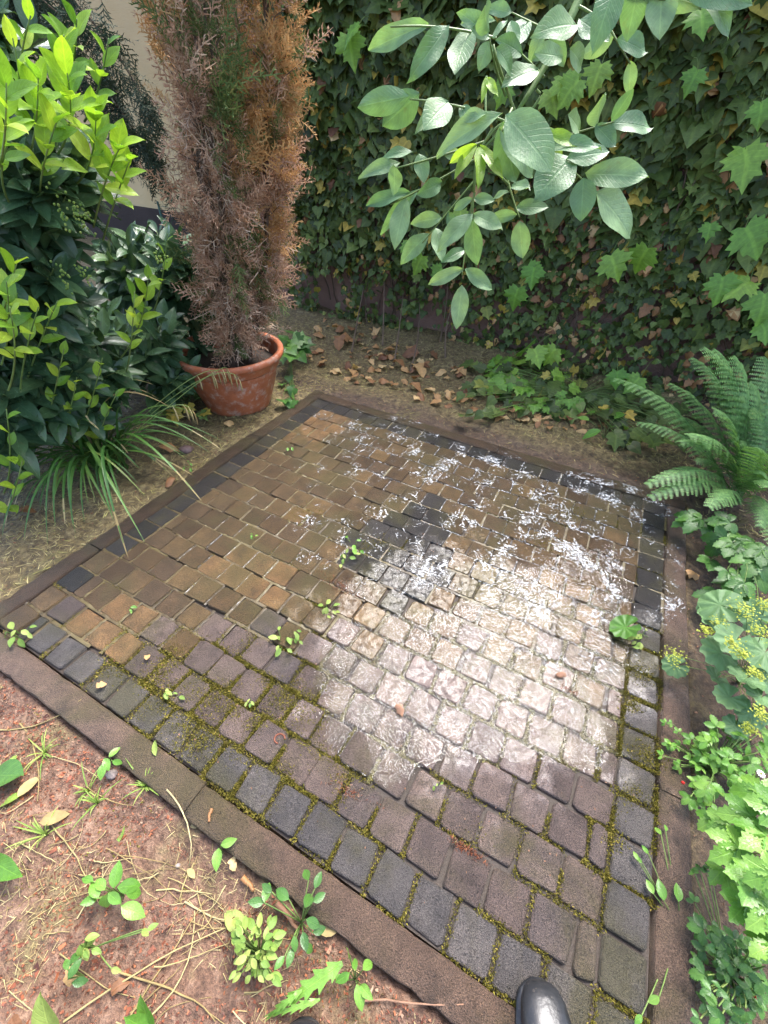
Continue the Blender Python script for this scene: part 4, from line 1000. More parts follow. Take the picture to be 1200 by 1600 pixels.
for rep in range(5):
    for k, (u, v) in enumerate(TIPS):
        if rep and R.random() < .25: continue
        b = SB + [R.normal(0, .05), R.normal(0, .05), 0]; uu, vv = u + R.normal(0, 4 + rep * 14), v + R.normal(0, 4 + rep * 12)
        up = v < 660
        e = G(uu, vv, .015 + abs(R.normal(0, .02)) + (.3 if up else .0) + (.08 if 660 < v < 720 else 0))
        if rep and np.linalg.norm(e - b) > .55: continue
        L = np.linalg.norm(e - b); m_ = b + (e - b) * R.uniform(.35, .5) + [0, 0, L * R.uniform(.45, .75) + .05]
        yel = R.random() < .03
        tt = strap(bez(b, m_, e, 14), R.uniform(.011, .018)); me = mesh_np('blade', tt.v, tt.f, tt.uv, MATS['straw' if yel else 'sedge']); link('blade', me, sed)
        if not yel and R.random() < .3:
            pp = bez(b, m_, e, 14)[-3:]; t2 = strap(bez(pp[0] + [0, 0, .0012], pp[1] + [0, 0, .0015], pp[2] + [0, 0, .001], 5), .007); link('withered_tip', mesh_np('tip', t2.v, t2.f, t2.uv, MATS['straw']), sed)
# flowering stems that lean over to the pot, with drooping spikes
for (mu, mv, eu, ev) in [(330, 545, 372, 590), (300, 560, 345, 580), (260, 600, 300, 640), (340, 560, 355, 575)]:
    b = SB + R.normal(0, .03, 3) * [1, 1, 0]; e = G(eu, ev, .36); m_ = G(mu, mv, .52); pts = bez(b, m_, e, 14); mb = MB(); mb.tube(pts, .0018, 4); st = mb.build('flower_stem', MATS['greenstem'], sed)
    for k in (9, 11, 12, 13):
        p = pts[k]; mb = MB(); mb.tube([p, p + [.008, -.004, -.02], p + [.01, -.006, -.055], p + [.01, -.006, -.075]], [.001, .0032, .0035, .001], 6); mb.build('spike', MATS['straw'], st)

# ---- ferns
def frond(root, b, e, arch, wmax, n=24, mat='fern'):
    m_ = (b + e) / 2 + np.array([0, 0, arch]); pts = bez(b, m_, e, n + 1); tg = np.gradient(pts, axis=0)
    L = np.linalg.norm(np.diff(pts, axis=0), axis=1).sum()
    mb = MB(); mb.tube(pts, np.linspace(.0022, .0006, n + 1), 4)
    for k in range(4, n + 1):
        t = k / n; pl = wmax * (math.sin(math.pi * min(1, (t - .08) * .95) ** .8) ** .8 * (1 - t * .35) + .03) * R.uniform(.9, 1.08)
        d = nrm(tg[k]); s_ = nrm(np.cross(d, UP)); nn = np.cross(s_, d)
        for sg in (-1, 1):
            ax = nrm(sg * s_ * .95 + d * .42 - nn * R.uniform(.05, .3)); pr = nrm(np.cross(ax, nn)); mP = max(5, int(17 * pl / wmax)); V = []; Fc = []
            for q in range(mP):
                f = (q + .2) / mP; c = pts[k] + ax * pl * f - nn * pl * .25 * f * f; hw = L / n * .62 * (1 - f * .7) + .0006; st = pl / mP * .62; o = len(V)
                V += [c - ax * st, c + pr * hw + ax * st * .6, c + ax * st, c - pr * hw + ax * st * .6]; Fc.append((o, o + 1, o + 2, o + 3))
            mb.add(T(V, Fc, np.column_stack([np.full(len(V), .2), np.full(len(V), .3)])))
    o = mb.build('frond', MATS[mat], root)
FB = G(1150, 780); FB[2] = soilz(*FB[:2])
fern = thing('fern', 'big arching green fern at the far right corner of the patio', 'fern', FB)
for (u, v, z, ar, wd) in [(965, 592, .38, .22, .10), (1120, 548, .62, .25, .11), (1195, 560, .55, .2, .11), (1068, 690, .34, .2, .095), (1020, 775, .16, .22, .085), (1015, 755, .20, .24, .09), (1180, 640, .42, .2, .10), (1050, 600, .40, .2, .09), (1230, 620, .5, .2, .1), (1160, 690, .30, .18, .09), (1200, 760, .3, .15, .085),
                          (1000, 660, .25, .2, .085), (1240, 700, .4, .2, .09), (1085, 560, .5, .22, .10), (1190, 820, .18, .16, .07), (1215, 870, .15, .16, .07), (1140, 600, .45, .2, .1), (1060, 650, .25, .18, .085), (1090, 720, .2, .15, .08), (1030, 640, .22, .18, .08), (1105, 545, .6, .25, .12), (1150, 560, .6, .22, .12), (1080, 680, .38, .2, .105), (1185, 700, .4, .16, .1), (1120, 640, .45, .2, .11), (1175, 600, .5, .2, .11), (1110, 790, .22, .16, .085), (1190, 740, .3, .15, .09)]:
    frond(fern, FB + R.normal(0, .02, 3) * [1, 1, 0], G(u, v, z), ar, wd)

# ---- leafy perennials: leaves at given pixels and heights on their own petioles
def herb(name, label, cat, basepx, leaves, tmpl, mat, group=None, pet='greenstem', face=.5, upn=1.0):
    b = G(*basepx); b[2] = soilz(*b[:2]); b[2] = max(b[2], -.06)
    root = thing(name, label, cat, b, group)
    for (u, v, z, px) in leaves:
        p = G(u, v, z); sz = px / F_PX * depth(p) * (.62 if mat == 'mantle' else .85 if name == 'woodland_herb' else 1); out = p - b; out[2] = 0
        d = nrm(out + R.normal(0, .35, 3) * np.linalg.norm(out) + 1e-4) + np.array([0, 0, R.uniform(-.35, .15)])
        Nn = UP * upn + nrm(np.array([0, 0, H]) - p) * face + R.normal(0, .25, 3); Fm = frame(d, Nn, sz)
        if Fm[2, 2] < 0: Fm[:, 0] *= -1; Fm[:, 2] *= -1
        o0 = p - Fm[:, 1] * .3
        lf = link('leaf', leaf_mesh(tmpl[int(R.integers(len(tmpl)))], mat), root, M4(Fm, o0 if tmpl is not T_ROUND else p))
        q = o0 if tmpl is not T_ROUND else p; mb = MB(); mb.tube(bez(b, (b + q) / 2 + [0, 0, max(z, .03) * .5], q, 6), .0014, 4, False); mb.build('petiole', MATS[pet], root)
    return root, b
def scatter(u0, u1, v0, v1, n, z0, z1, p0, p1): return [(R.uniform(u0, u1), R.uniform(v0, v1), R.uniform(z0, z1), R.uniform(p0, p1)) for _ in range(n)]
herb('woodland_herb', 'glossy lobed green leaves below the fern at the kerb', 'plant', (1150, 860), [(1090, 815, .12, 60), (1125, 850, .12, 62), (1075, 812, .1, 50), (1130, 815, .15, 50), (1160, 840, .14, 50), (1110, 880, .08, 45)] + scatter(1110, 1200, 820, 960, 16, .06, .2, 45, 65), T_PALM, 'herb')
root, b = herb('lady_mantle', 'pale scalloped lady mantle leaves with yellow green flower heads', 'plant', (1160, 1060),
     [(1125, 945, .22, 52), (1185, 965, .26, 48), (1105, 1010, .18, 0.1), (1150, 1000, .24, 50), (1195, 1020, .24, 50), (1125, 1020, .18, 46), (1165, 1060, .2, 42), (1190, 1090, .18, 42), (1140, 1090, .14, 36), (1175, 1115, .14, 36), (1115, 965, .17, 42), (1200, 1060, .2, 40), (1120, 1060, .12, 34), (1055, 1040, .07, 30), (977, 978, .03, 22), (1150, 1135, .1, 30)][:2] +
     [(1150, 1000, .24, 50), (1195, 1020, .24, 50), (1125, 1020, .18, 46), (1165, 1060, .2, 42), (1190, 1090, .18, 42), (1140, 1090, .14, 36), (1175, 1115, .14, 36), (1115, 965, .17, 42), (1200, 1060, .2, 40), (1120, 1060, .12, 34), (1055, 1040, .07, 30), (1150, 1135, .1, 30)], T_ROUND, 'mantle')
for (u, v, z, r) in [(1165, 955, .3, 22), (1190, 985, .3, 20), (1125, 975, .24, 16), (1145, 1005, .28, 14), (1055, 1025, .10, 24), (1180, 1050, .25, 16), (1190, 1115, .2, 16), (1195, 945, .3, 18), (1105, 985, .22, 12), (1160, 1020, .26, 12), (1172, 1140, .15, 12)]:
    c = G(u, v, z); rr = r / F_PX * depth(c); mb = MB(); mb.tube(bez(b, (b + c) / 2 + [0, 0, .05], c, 6), .0012, 4, False); st = mb.build('flower_stem', MATS['greenstem'], root)
    mb = MB(); n = 110; P = c + R.normal(0, 1, (n, 3)) * [rr * .42, rr * .42, rr * .25]; mb.many(T_BUB, frames(R.normal(0, 1, (n, 3)) * [1, 1, .2], np.tile(UP, (n, 1)) + R.normal(0, .4, (n, 3)), R.uniform(.004, .007, n)), P); mb.build('flower_head', MATS['lime'], st, kind='stuff')
herb('fallen_leaf_runner', 'single round scalloped leaf on a long stalk lying on the wet pavers', 'leaf', (1058, 1003), [(977, 980, .035, 23)], T_ROUND, 'herb')
herb('avens', 'big bright green toothed leaves at the right edge of the picture', 'plant', (1175, 1330), [(1180, 1240, .22, 62), (1160, 1275, .2, 60), (1145, 1330, .18, 66), (1190, 1310, .22, 70), (1130, 1290, .12, 48), (1175, 1385, .2, 70), (1195, 1430, .2, 66), (1110, 1285, .1, 42), (1200, 1260, .24, 60), (1160, 1420, .16, 58), (1195, 1370, .24, 60), (1135, 1370, .12, 50), (1200, 1480, .18, 56)], T_PALM, 'bright')
root, b = herb('mock_strawberry', 'creeping three part leaves with red berries beside the right kerb', 'ground cover', (1110, 1200), scatter(1085, 1200, 1120, 1240, 60, .02, .12, 22, 36) + scatter(1032, 1060, 1120, 1200, 12, .01, .05, 12, 20) + scatter(1070, 1110, 1150, 1260, 18, .02, .06, 18, 28), T_TRI, 'bright')
for (u, v, z) in [(1067, 1223, .03), (1183, 1560, .06)]:
    mb = MB(); mb.add(T_BALL, np.eye(3) * .010, G(u, v, z)); mb.build('berry', MATS['red'], root)
herb('corner_ground_cover', 'low green leaves filling the bottom right corner', 'ground cover', (1150, 1520), scatter(1085, 1200, 1440, 1600, 70, .01, .10, 22, 40) + scatter(1080, 1110, 1350, 1420, 5, .01, .03, 16, 26), T_TRI, 'herb')
herb('kerb_vine', 'thin vine with small oval leaves trailing over the right kerb', 'plant', (1075, 1450), [(1035, 1397, .02, 26), (1018, 1390, .02, 18), (1060, 1400, .02, 24), (1000, 1345, .02, 12), (1010, 1330, .02, 12), (1030, 1300, .02, 14), (1040, 1295, .02, 12), (995, 1340, .02, 12), (1025, 1560, .02, 20), (1000, 1590, .02, 16)], T_OVAL, 'bright')
# daisy among them
root = thing('daisy', 'small white daisy at the right edge above the toothed leaves', 'flower', G(1190, 1230))
c = G(1189, 1209, .16); mb = MB(); mb.tube(bez(G(1190, 1230), c - [0, 0, .08], c, 5), .001, 4); mb.build('stem', MATS['greenstem'], root)
mb = MB()
for k in range(14): mb.add(T_OVAL[0], frame([math.cos(k * .449), math.sin(k * .449), .1], UP, .010, .7), c)
mb.build('petals', MATS['white'], root); mb = MB(); mb.add(T_BALL, np.eye(3) * .006, c + [0, 0, .001]); mb.build('centre', MATS['lime'], root)

# seedlings and ground ivy at the foot of the wall
herb('wall_foot_seedlings', 'patch of bright green seedlings at the foot of the ivy', 'seedlings', (830, 610), scatter(755, 900, 560, 640, 60, .02, .10, 12, 24) + [(820, 545, .14, 34), (870, 545, .14, 32), (845, 560, .12, 26)], T_MAPLE, 'creeper')
herb('oval_leaf_sapling', 'small plant with oval green leaves before the fern', 'plant', (945, 680), [(925, 645, .06, 22), (945, 640, .08, 26), (965, 650, .07, 24), (930, 675, .05, 28), (955, 665, .06, 24), (975, 665, .05, 22), (915, 655, .06, 20)], T_OVAL, 'bright')
herb('ground_ivy', 'dark ivy runners spreading over the ground below the wall', 'ivy', (900, 620), scatter(720, 1040, 560, 650, 150, .01, .09, 14, 26) + scatter(960, 1100, 600, 700, 50, .01, .08, 16, 28), T_IVY, 'ivy')
herb('pot_side_plant', 'dark lobed leaves growing behind the right of the pot', 'plant', (455, 560), scatter(440, 478, 505, 560, 18, .04, .2, 18, 28) + scatter(425, 460, 590, 640, 10, .01, .06, 14, 22), T_IVY, 'herb')
herb('pot_foot_plant', 'dark ivy leaves at the shaded left foot of the pot', 'plant', (290, 640), scatter(255, 325, 590, 650, 24, .02, .1, 18, 28), T_IVY, 'ivy')

# ================================================================ ground litter and weeds
def soil_pts(P): P[:, 2] = soilz(P[:, 0], P[:, 1]); return P
def outside(P, m=.0):
    i, j = toPT(P[:, 0], P[:, 1]); k = m / PS
    return (i < -1.9 - k) | (i > 20.4 + k) | (j < -1.9 - k) | (j > 18.95 + k)
# dry moss and thatch on the left and behind
n = 75000; P = np.column_stack([R.uniform(-2.4, 2.3, n), R.uniform(.5, 4.0, n), np.zeros(n)]); P = P[outside(P)]
i, j = toPT(P[:, 0], P[:, 1]); dn = noise2(P[:, 0] + 9, P[:, 1] + 9, 3.2, 61) * .7 + noise2(P[:, 0] + 9, P[:, 1] + 9, 9, 62) * .5
P = soil_pts(P[(j > -1.5) & ((i > -1.5) | (j > 18)) & ((j < 18.5) | (i > 19) | (j > 20.4 + 1.6 * noise2(P[:, 0] + 9, P[:, 1] + 9, 6, 65)) | (R.random(len(P)) < .12)) & (dn > .30)])
mb = MB(); n = len(P); D = R.normal(0, 1, (n, 3)); D[:, 2] = R.normal(.12, .22, n); Fm = frames(D, R.normal(0, .4, (n, 3)) + UP, R.uniform(.012, .042, n)); Fm[:, :, 0] *= .075; mb.many(T_BLADE, Fm, P + [0, 0, .003])
o = mb.build('dry_moss', MATS['thatch'], kind='stuff'); tag(o, 'tan dry moss and thatch on the ground left of and behind the patio', 'moss')
# reddish crumbs and bark on the trodden earth in front
n = 34000; P = np.column_stack([R.uniform(-1.3, .5, n), R.uniform(-.35, .9, n), np.zeros(n)]); i, j = toPT(P[:, 0], P[:, 1])
dn = noise2(P[:, 0] + 9, P[:, 1] + 9, 6, 63) * .7 + noise2(P[:, 0] + 9, P[:, 1] + 9, 16, 64) * .5
P = soil_pts(P[(j < -1.95) & (dn > .46)]); mb = MB(); n = len(P); D = R.normal(0, 1, (n, 3)) * [1, 1, .35]; Fm = frames(D, UP + R.normal(0, .5, (n, 3)), R.uniform(.002, .009, n) * (1 + (R.random(n) < .06))); Fm[:, :, 0] *= R.uniform(.25, .8, n)[:, None]; mb.many(T_CHIP, Fm, P + [0, 0, .002])
o = mb.build('bark_crumbs', MATS['crumb'], kind='stuff'); tag(o, 'reddish bark crumbs strewn over the bare earth in front', 'litter')
# matted dry grass and moss over the earth in front
n = 15000; P = np.column_stack([R.uniform(-1.3, .3, n), R.uniform(-.35, .8, n), np.zeros(n)]); i, j = toPT(P[:, 0], P[:, 1])
dn = noise2(P[:, 0] + 9, P[:, 1] + 9, 4.5, 66) * .8 + noise2(P[:, 0] + 9, P[:, 1] + 9, 14, 67) * .4
P = soil_pts(P[(j < -2.0) & (dn > .62)]); mb = MB(); n = len(P); D = R.normal(0, 1, (n, 3)); D[:, 2] = R.normal(.15, .25, n); Fm = frames(D, R.normal(0, .4, (n, 3)) + UP, R.uniform(.008, .030, n)); Fm[:, :, 0] *= .06; mb.many(T_BLADE, Fm, P + [0, 0, .002])
o = mb.build('matted_grass', MATS['straw'], kind='stuff'); tag(o, 'matted bits of dry straw grass on the bare earth in front', 'dry grass')
n = 7000; P = np.column_stack([R.uniform(-1.3, .3, n), R.uniform(-.35, .8, n), np.zeros(n)]); i, j = toPT(P[:, 0], P[:, 1])
dn = noise2(P[:, 0] + 9, P[:, 1] + 9, 5.5, 68) * .8 + noise2(P[:, 0] + 9, P[:, 1] + 9, 15, 69) * .4
P = soil_pts(P[(j < -2.0) & (dn > .72)]); mb = MB(); blades(mb, P, .007, .4, .5); o = mb.build('earth_moss', MATS['moss'], kind='stuff'); tag(o, 'yellow green moss film on the bare earth in front', 'moss')
# dark crumbs along the far kerb and on the right
n = 9000; P = np.column_stack([R.uniform(-2.0, 2.2, n), R.uniform(-.2, 3.6, n), np.zeros(n)]); i, j = toPT(P[:, 0], P[:, 1])
P = soil_pts(P[outside(P) & (j > -1.5)]); mb = MB(); n = len(P); D = R.normal(0, 1, (n, 3)) * [1, 1, .35]; Fm = frames(D, UP + R.normal(0, .5, (n, 3)), R.uniform(.004, .013, n)); Fm[:, :, 0] *= R.uniform(.3, .8, n)[:, None]; mb.many(T_CHIP, Fm, P + [0, 0, .002])
o = mb.build('soil_crumbs', MATS['twig'], kind='stuff'); tag(o, 'brown crumbs of soil and leaf bits round the patio edge', 'litter')
# crumbs of earth and moss washed over the stones
n = 900; P = np.column_stack([R.uniform(-1.2, 1.2, n), R.uniform(.1, 2.4, n), np.zeros(n)]); P = P[~outside(P, -.12)]; P[:, 2] = .0015
mb = MB(); n = len(P); D = R.normal(0, 1, (n, 3)) * [1, 1, .1]; Fm = frames(D, UP + R.normal(0, .2, (n, 3)), R.uniform(.002, .006, n)); Fm[:, :, 0] *= R.uniform(.3, .8, n)[:, None]; mb.many(T_CHIP, Fm, P)
mb.build('washed_crumbs', MATS['twig'], patio, kind='stuff')

def ground_leaf(u, v, px, mat='dry', tmpl=None, ang=None, name='fallen_leaf', label='curled dry brown leaf lying on the ground below the ivy', cat='leaf', group='dry leaves below the wall', z=None, lift=.004):
    p = G(u, v); zz = soilz(p[0], p[1]) if z is None else z; p = G(u, v, float(zz)); sz = px / F_PX * depth(p)
    a = R.uniform(0, 6.28) if ang is None else ang
    Fm = frame([math.cos(a), math.sin(a), R.normal(0, .12)], UP + R.normal(0, .2, 3), sz); tm = (tmpl or T_DRY); t_ = tm[int(R.integers(len(tm)))]
    c = p - Fm @ np.array([0, .5, 0]) + [0, 0, lift + sz * .05]; lo = (t_.v @ Fm.T)[:, 2].min() + c[2]; c[2] += max(0, float(p[2]) + .001 - lo)
    o = link(name, leaf_mesh(t_, mat), None, M4(Fm, c)); return tag(o, label, cat, group)
BAND = [(495, 495), (560, 505), (640, 545), (720, 575), (800, 620), (900, 645), (960, 660), (900, 690), (780, 665), (700, 640), (620, 620), (540, 600), (480, 560)]
k = 0
while k < 150:
    u, v = R.uniform(480, 1000), R.uniform(490, 690)
    if not inpoly(u, v, BAND)[0]: continue
    k += 1; ground_leaf(u, v, R.uniform(7, 20))
for (u, v, px) in [(655, 585, 30), (640, 560, 26), (650, 610, 22), (540, 535, 34), (530, 545, 26), (625, 575, 24), (800, 635, 18), (840, 655, 16), (1080, 903, 24)]: ground_leaf(u, v, px, label='larger curled orange brown leaf on the ground beyond the patio', group='larger dry leaves beyond the patio')
for (u, v, px, lb) in [(325, 645, 26, 'tan fallen leaf lying in front of the pot'), (47, 802, 20, 'yellow fallen leaf on the moss below the laurel'), (360, 665, 18, 'small brown leaf between pot and kerb'), (270, 705, 28, 'pale stone grey curled leaf beside the sedge tips'), (265, 757, 22, 'pinkish brown leaf against the left kerb')]:
    ground_leaf(u, v, px, label=lb, group=None)
for (u, v, px, mat, lb) in [(50, 1230, 34, 'straw', 'pale yellow fallen leaf at the left edge of the bare earth'), (90, 1280, 36, 'straw', 'tan yellow curled leaf on the bare earth near the left edge'), (20, 1195, 30, 'yellowgreen', 'yellow green leaf lying at the left edge below the kerb'), (20, 1250, 32, 'yellowgreen', 'narrow yellow leaf at the left edge'),
                            (368, 1440, 46, 'yellowgreen', 'torn pale yellow leaf beside the chickweed'), (508, 1445, 46, 'straw', 'torn pale tan leaf leaning on the near kerb'), (190, 1302, 24, 'yellowgreen', 'small yellow leaf strip on the bare earth'), (365, 1352, 18, 'dry', 'small tan leaf below the kerb joint'), (310, 1287, 22, 'straw', 'whitish leaf scrap just below the kerb joint'),
                            (265, 1240, 20, 'dry', 'small orange brown leaf against the near kerb'), (205, 1195, 18, 'straw', 'small yellow leaf close to the near kerb'), (115, 1525, 26, 'dry', 'pinkish tan leaf near the bottom left'), (30, 1600, 26, 'dry', 'brown leaf at the bottom left corner'), (300, 1365, 18, 'straw', 'small tan leaf on a long stalk'), (190, 1540, 24, 'dry', 'orange bark coloured leaf at the bottom')]:
    ground_leaf(u, v, px, mat, T_OVAL if mat != 'dry' else None, label=lb, group=None)
for (u, v, px, mat, lb, tm) in [(243, 1170, 26, 'yellowgreen', 'narrow pale green leaf lying on the near kerb', T_LAUREL), (232, 1028, 12, 'dry', 'small pink petal like leaf on a stone near the left', T_DRY), (160, 1072, 14, 'dry', 'pinkish leaf scrap on a stone by the left corner', T_DRY), (875, 1055, 16, 'twig', 'dark wet leaf scrap on the shiny stones', T_DRY), (625, 1110, 18, 'twig', 'dark wet leaf bit in the puddle', T_DRY)]:
    ground_leaf(u, v, px, mat, tm, label=lb, group=None, z=.003)
# weeds on the bare earth
herb('rosette_weed', 'weed with several oval green leaves on the bare earth at left', 'weed', (182, 1395), [(150, 1395, .02, 30), (165, 1405, .025, 32), (180, 1375, .03, 34), (195, 1385, .03, 36), (200, 1420, .02, 40), (175, 1400, .03, 26), (145, 1405, .015, 24), (205, 1395, .02, 30), (160, 1385, .02, 26), (140, 1375, .02, 20)], T_OVAL, 'bright')
herb('chickweed', 'pale chickweed mat at the centre of the bare earth', 'weed', (400, 1490), scatter(365, 435, 1440, 1530, 60, .005, .04, 12, 22), T_OVAL, 'yellowgreen')
herb('round_leaf_runner', 'trailing sprig of round glossy leaves against the near kerb', 'weed', (470, 1440), [(480, 1370, .05, 22), (495, 1380, .05, 22), (445, 1400, .04, 28), (415, 1400, .03, 26), (405, 1410, .03, 24), (480, 1410, .05, 28), (495, 1405, .04, 22), (485, 1440, .04, 26), (495, 1455, .03, 22), (475, 1465, .03, 24), (455, 1490, .02, 22), (480, 1480, .02, 22), (460, 1470, .03, 20), (440, 1500, .02, 20), (420, 1390, .03, 20)], T_OVAL, 'herb')
herb('two_leaf_seedling', 'two leaved seedling below the kerb joint', 'weed', (345, 1330), [(340, 1335, .02, 28), (352, 1318, .02, 24)], T_OVAL, 'bright')
herb('small_seedling', 'small seedling near the kerb at left', 'weed', (170, 1185), [(165, 1190, .02, 20), (175, 1178, .02, 18), (180, 1190, .02, 16), (160, 1200, .02, 22)], T_OVAL, 'bright')
herb('dark_leaf_weed', 'short row of dark round leaves near the bottom left', 'weed', (115, 1525), [(115, 1500, .02, 22), (112, 1520, .02, 24), (120, 1535, .015, 22), (105, 1510, .02, 18)], T_OVAL, 'herb')
herb('clover_weed', 'yellow green clover like weed near the bottom left', 'weed', (135, 1478), scatter(120, 150, 1465, 1490, 8, .01, .03, 14, 20) + [(178, 1515, .02, 16), (225, 1455, .02, 16), (235, 1450, .02, 16)], T_OVAL, 'yellowgreen')
herb('upright_sprig', 'small upright sprig with paired leaves at the bottom centre', 'weed', (555, 1530), [(545, 1490, .05, 28), (572, 1510, .04, 26), (540, 1525, .03, 24), (560, 1550, .02, 30), (568, 1545, .02, 26), (555, 1510, .04, 18), (535, 1530, .02, 18)], T_OVAL, 'bright')
# a long toothed dandelion leaf
def dandelion(p0, p1, wd):
    d = p1 - p0; L = np.linalg.norm(d); V = []; UV = []; Fc = []; n = 18; s_ = nrm(np.cross(d, UP)); 
    for k in range(n + 1):
        t = k / n; c = p0 + d * t + UP * (.02 * math.sin(math.pi * t)); h = wd * (.12 + .88 * t ** 1.2) * (1 - t ** 5) * (1.25 if k % 3 == 0 else .62); bk = -nrm(d) * (.012 if k % 3 == 0 else 0)
        V += [c - s_ * h + bk + UP * h * .25, c, c + s_ * h + bk + UP * h * .25]; UV += [(0, t), (.5, t), (1, t)]
    for k in range(n): a = 3 * k; Fc += [(a, a + 1, a + 4, a + 3), (a + 1, a + 2, a + 5, a + 4)]
    return T(V, Fc, UV)
b = G(415, 1590); b[2] = soilz(*b[:2]); root = thing('dandelion', 'dandelion with long jagged leaves at the bottom centre', 'weed', b)
for (u, v, z, wd) in [(542, 1500, .02, .028), (475, 1545, .01, .012), (505, 1560, .005, .012)]:
    t_ = dandelion(b + [0, 0, .006], G(u, v, z), wd); link('leaf', mesh_np('leaf', t_.v, t_.f, t_.uv, MATS['bright']), root)
def broad(name, label, base, tip, px, mat, z=.03, tm=T_LAUREL, nl=1):
    b = G(*base); b[2] = soilz(*b[:2]); root = thing(name, label, 'plant', b)
    for k in range(nl):
        e = G(*tip, z) + R.normal(0, .02, 3) * (k > 0); L = np.linalg.norm(e - b); Fm = frame(e - b, UP + R.normal(0, .2, 3), L, px)
        if Fm[2, 2] < 0: Fm[:, 0] *= -1; Fm[:, 2] *= -1
        link('leaf', leaf_mesh(tm[0], mat), root, M4(Fm, b + [0, 0, .004]))
    return root
broad('hosta_leaf', 'broad leaf tip poking in at the bottom left corner', (70, 1632), (60, 1560), 1.2, 'yellowgreen', .05, nl=1)
broad('low_green_leaf', 'green leaf tip at the bottom edge left of centre', (225, 1618), (200, 1590), 1.0, 'bright', .02, nl=2)
broad('edge_leaf', 'green leaf cut by the left edge of the picture', (-30, 1335), (24, 1372), .8, 'bright', .03)
broad('upper_edge_leaf', 'darker green leaf at the left edge below the kerb', (-25, 1205), (30, 1210), 1.6, 'herb', .02)
# weeds between the stones
def weed(u, v, px, n, lb, mat='yellowgreen'):
    herb('paving_weed', lb, 'weed', (u, v), [(u + R.normal(0, px * .6), v + R.normal(0, px * .5), R.uniform(.008, .03), R.uniform(.55, 1.0) * px) for _ in range(n)], T_OVAL, mat)
weed(440, 1003, 16, 8, 'pale weed sprig in a joint left of the puddle'); weed(462, 985, 13, 5, 'tiny weed just above the pale sprig left of the puddle'); weed(556, 850, 13, 6, 'bright clover like weed among the dark central stones', 'bright'); weed(540, 873, 12, 7, 'feathery weed below the bright clover like weed')
weed(510, 950, 14, 8, 'yellow green tuft in a joint above the puddle'); weed(32, 990, 18, 8, 'pale weed on the left corner of the paving'); weed(393, 1095, 9, 4, 'tiny pale sprout in a mossy joint'); weed(262, 1085, 12, 7, 'yellowish tuft in a mossy joint near the left'); weed(203, 953, 8, 4, 'tiny sprout on an ochre stone', 'bright')
weed(397, 840, 7, 4, 'tiny sprout on the brown stones at left', 'bright'); weed(455, 698, 7, 4, 'tiny sprout near the far left corner', 'bright'); weed(1000, 1000, 14, 10, 'yellowish sprigs in the joint beside the long stalked leaf'); weed(683, 1226, 8, 4, 'tiny yellow sprout near the lower stones'); weed(298, 727, 9, 4, 'small sprout on the moss beside the left kerb', 'bright')
# straw stalks lying on the earth, each on its own
def stalk(pts, r=.0016, mat='straw', name='straw_stalk', label='thin dry straw stalk lying on the bare earth in front', cat='stalk', group='straw stalks on the bare earth', lift=.006):
    pts = [(u + R.normal(0, 5), v + R.normal(0, 5)) for u, v in pts]; W = []
    for u, v in pts:
        p = G(u, v, -.04); p[2] = soilz(p[0], p[1]) + lift; i, j = toPT(p[0], p[1]); p[2] = max(p[2], .006) if (j > -2 and i < 20.4) else p[2]; W.append(p)
    W = np.array(W)
    if len(W) == 3: W = bez(*W, 9) + np.cumsum(R.normal(0, .0014, (9, 3)), 0) * [1, 1, .5]
    mb = MB(); mb.tube(W, np.linspace(r * 1.2, r * .6, len(W)), 5); o = mb.build(name, MATS[mat]); return tag(o, label, cat, group)
for _ in range(70):
    u, v = R.uniform(0, 420), R.uniform(1120, 1600)
    if v < 1090 + .82 * u: continue
    a = R.uniform(-1.2, 1.2); L = R.uniform(40, 150); stalk([(u, v), (u + L * .5 * math.cos(a) + R.normal(0, 14), v + L * .5 * math.sin(a) + R.normal(0, 14)), (u + L * math.cos(a), v + L * math.sin(a))] if v + L * math.sin(a) > 1080 + .84 * (u + L * math.cos(a)) else [(u, v), (u - 20, v + 25), (u - 50, v + 30)], R.uniform(.0007, .0015))
for pts in ([(265, 1240), (310, 1290), (300, 1350)], [(300, 1350), (290, 1390), (285, 1410)], [(285, 1405), (340, 1440), (420, 1450)], [(100, 1590), (250, 1490), (370, 1440)], [(200, 1590), (260, 1480), (320, 1400)], [(230, 1600), (300, 1540), (300, 1420)], [(180, 1530), (300, 1560), (330, 1600)], [(40, 1130), (60, 1180), (50, 1260)], [(0, 1145), (70, 1150), (140, 1110)]): stalk(pts, .0019)
for (u, v) in [(145, 1250), (60, 1170), (225, 1225), (130, 1230), (62, 1300)]:
    b = G(u, v); b[2] = soilz(*b[:2]); root = thing('grass_tuft', {145: 'pale grass tuft on the bare earth below the seedling', 60: 'thin pale grass at the left edge', 225: 'tiny yellow grass tuft at the near kerb', 130: 'second pale grass tuft on the bare earth', 62: 'pale grass tuft beside the tan yellow leaf'}[u], 'grass', b, 'pale grass tufts')
    for k in range(16):
        e = b + R.normal(0, 1, 3) * [.035, .035, 0] + [0, 0, R.uniform(.005, .04)]; t_ = strap(bez(b, (b + e) / 2 + [0, 0, .02], e, 6), .0028); link('blade', mesh_np('blade', t_.v, t_.f, t_.uv, MATS['yellowgreen']), root)
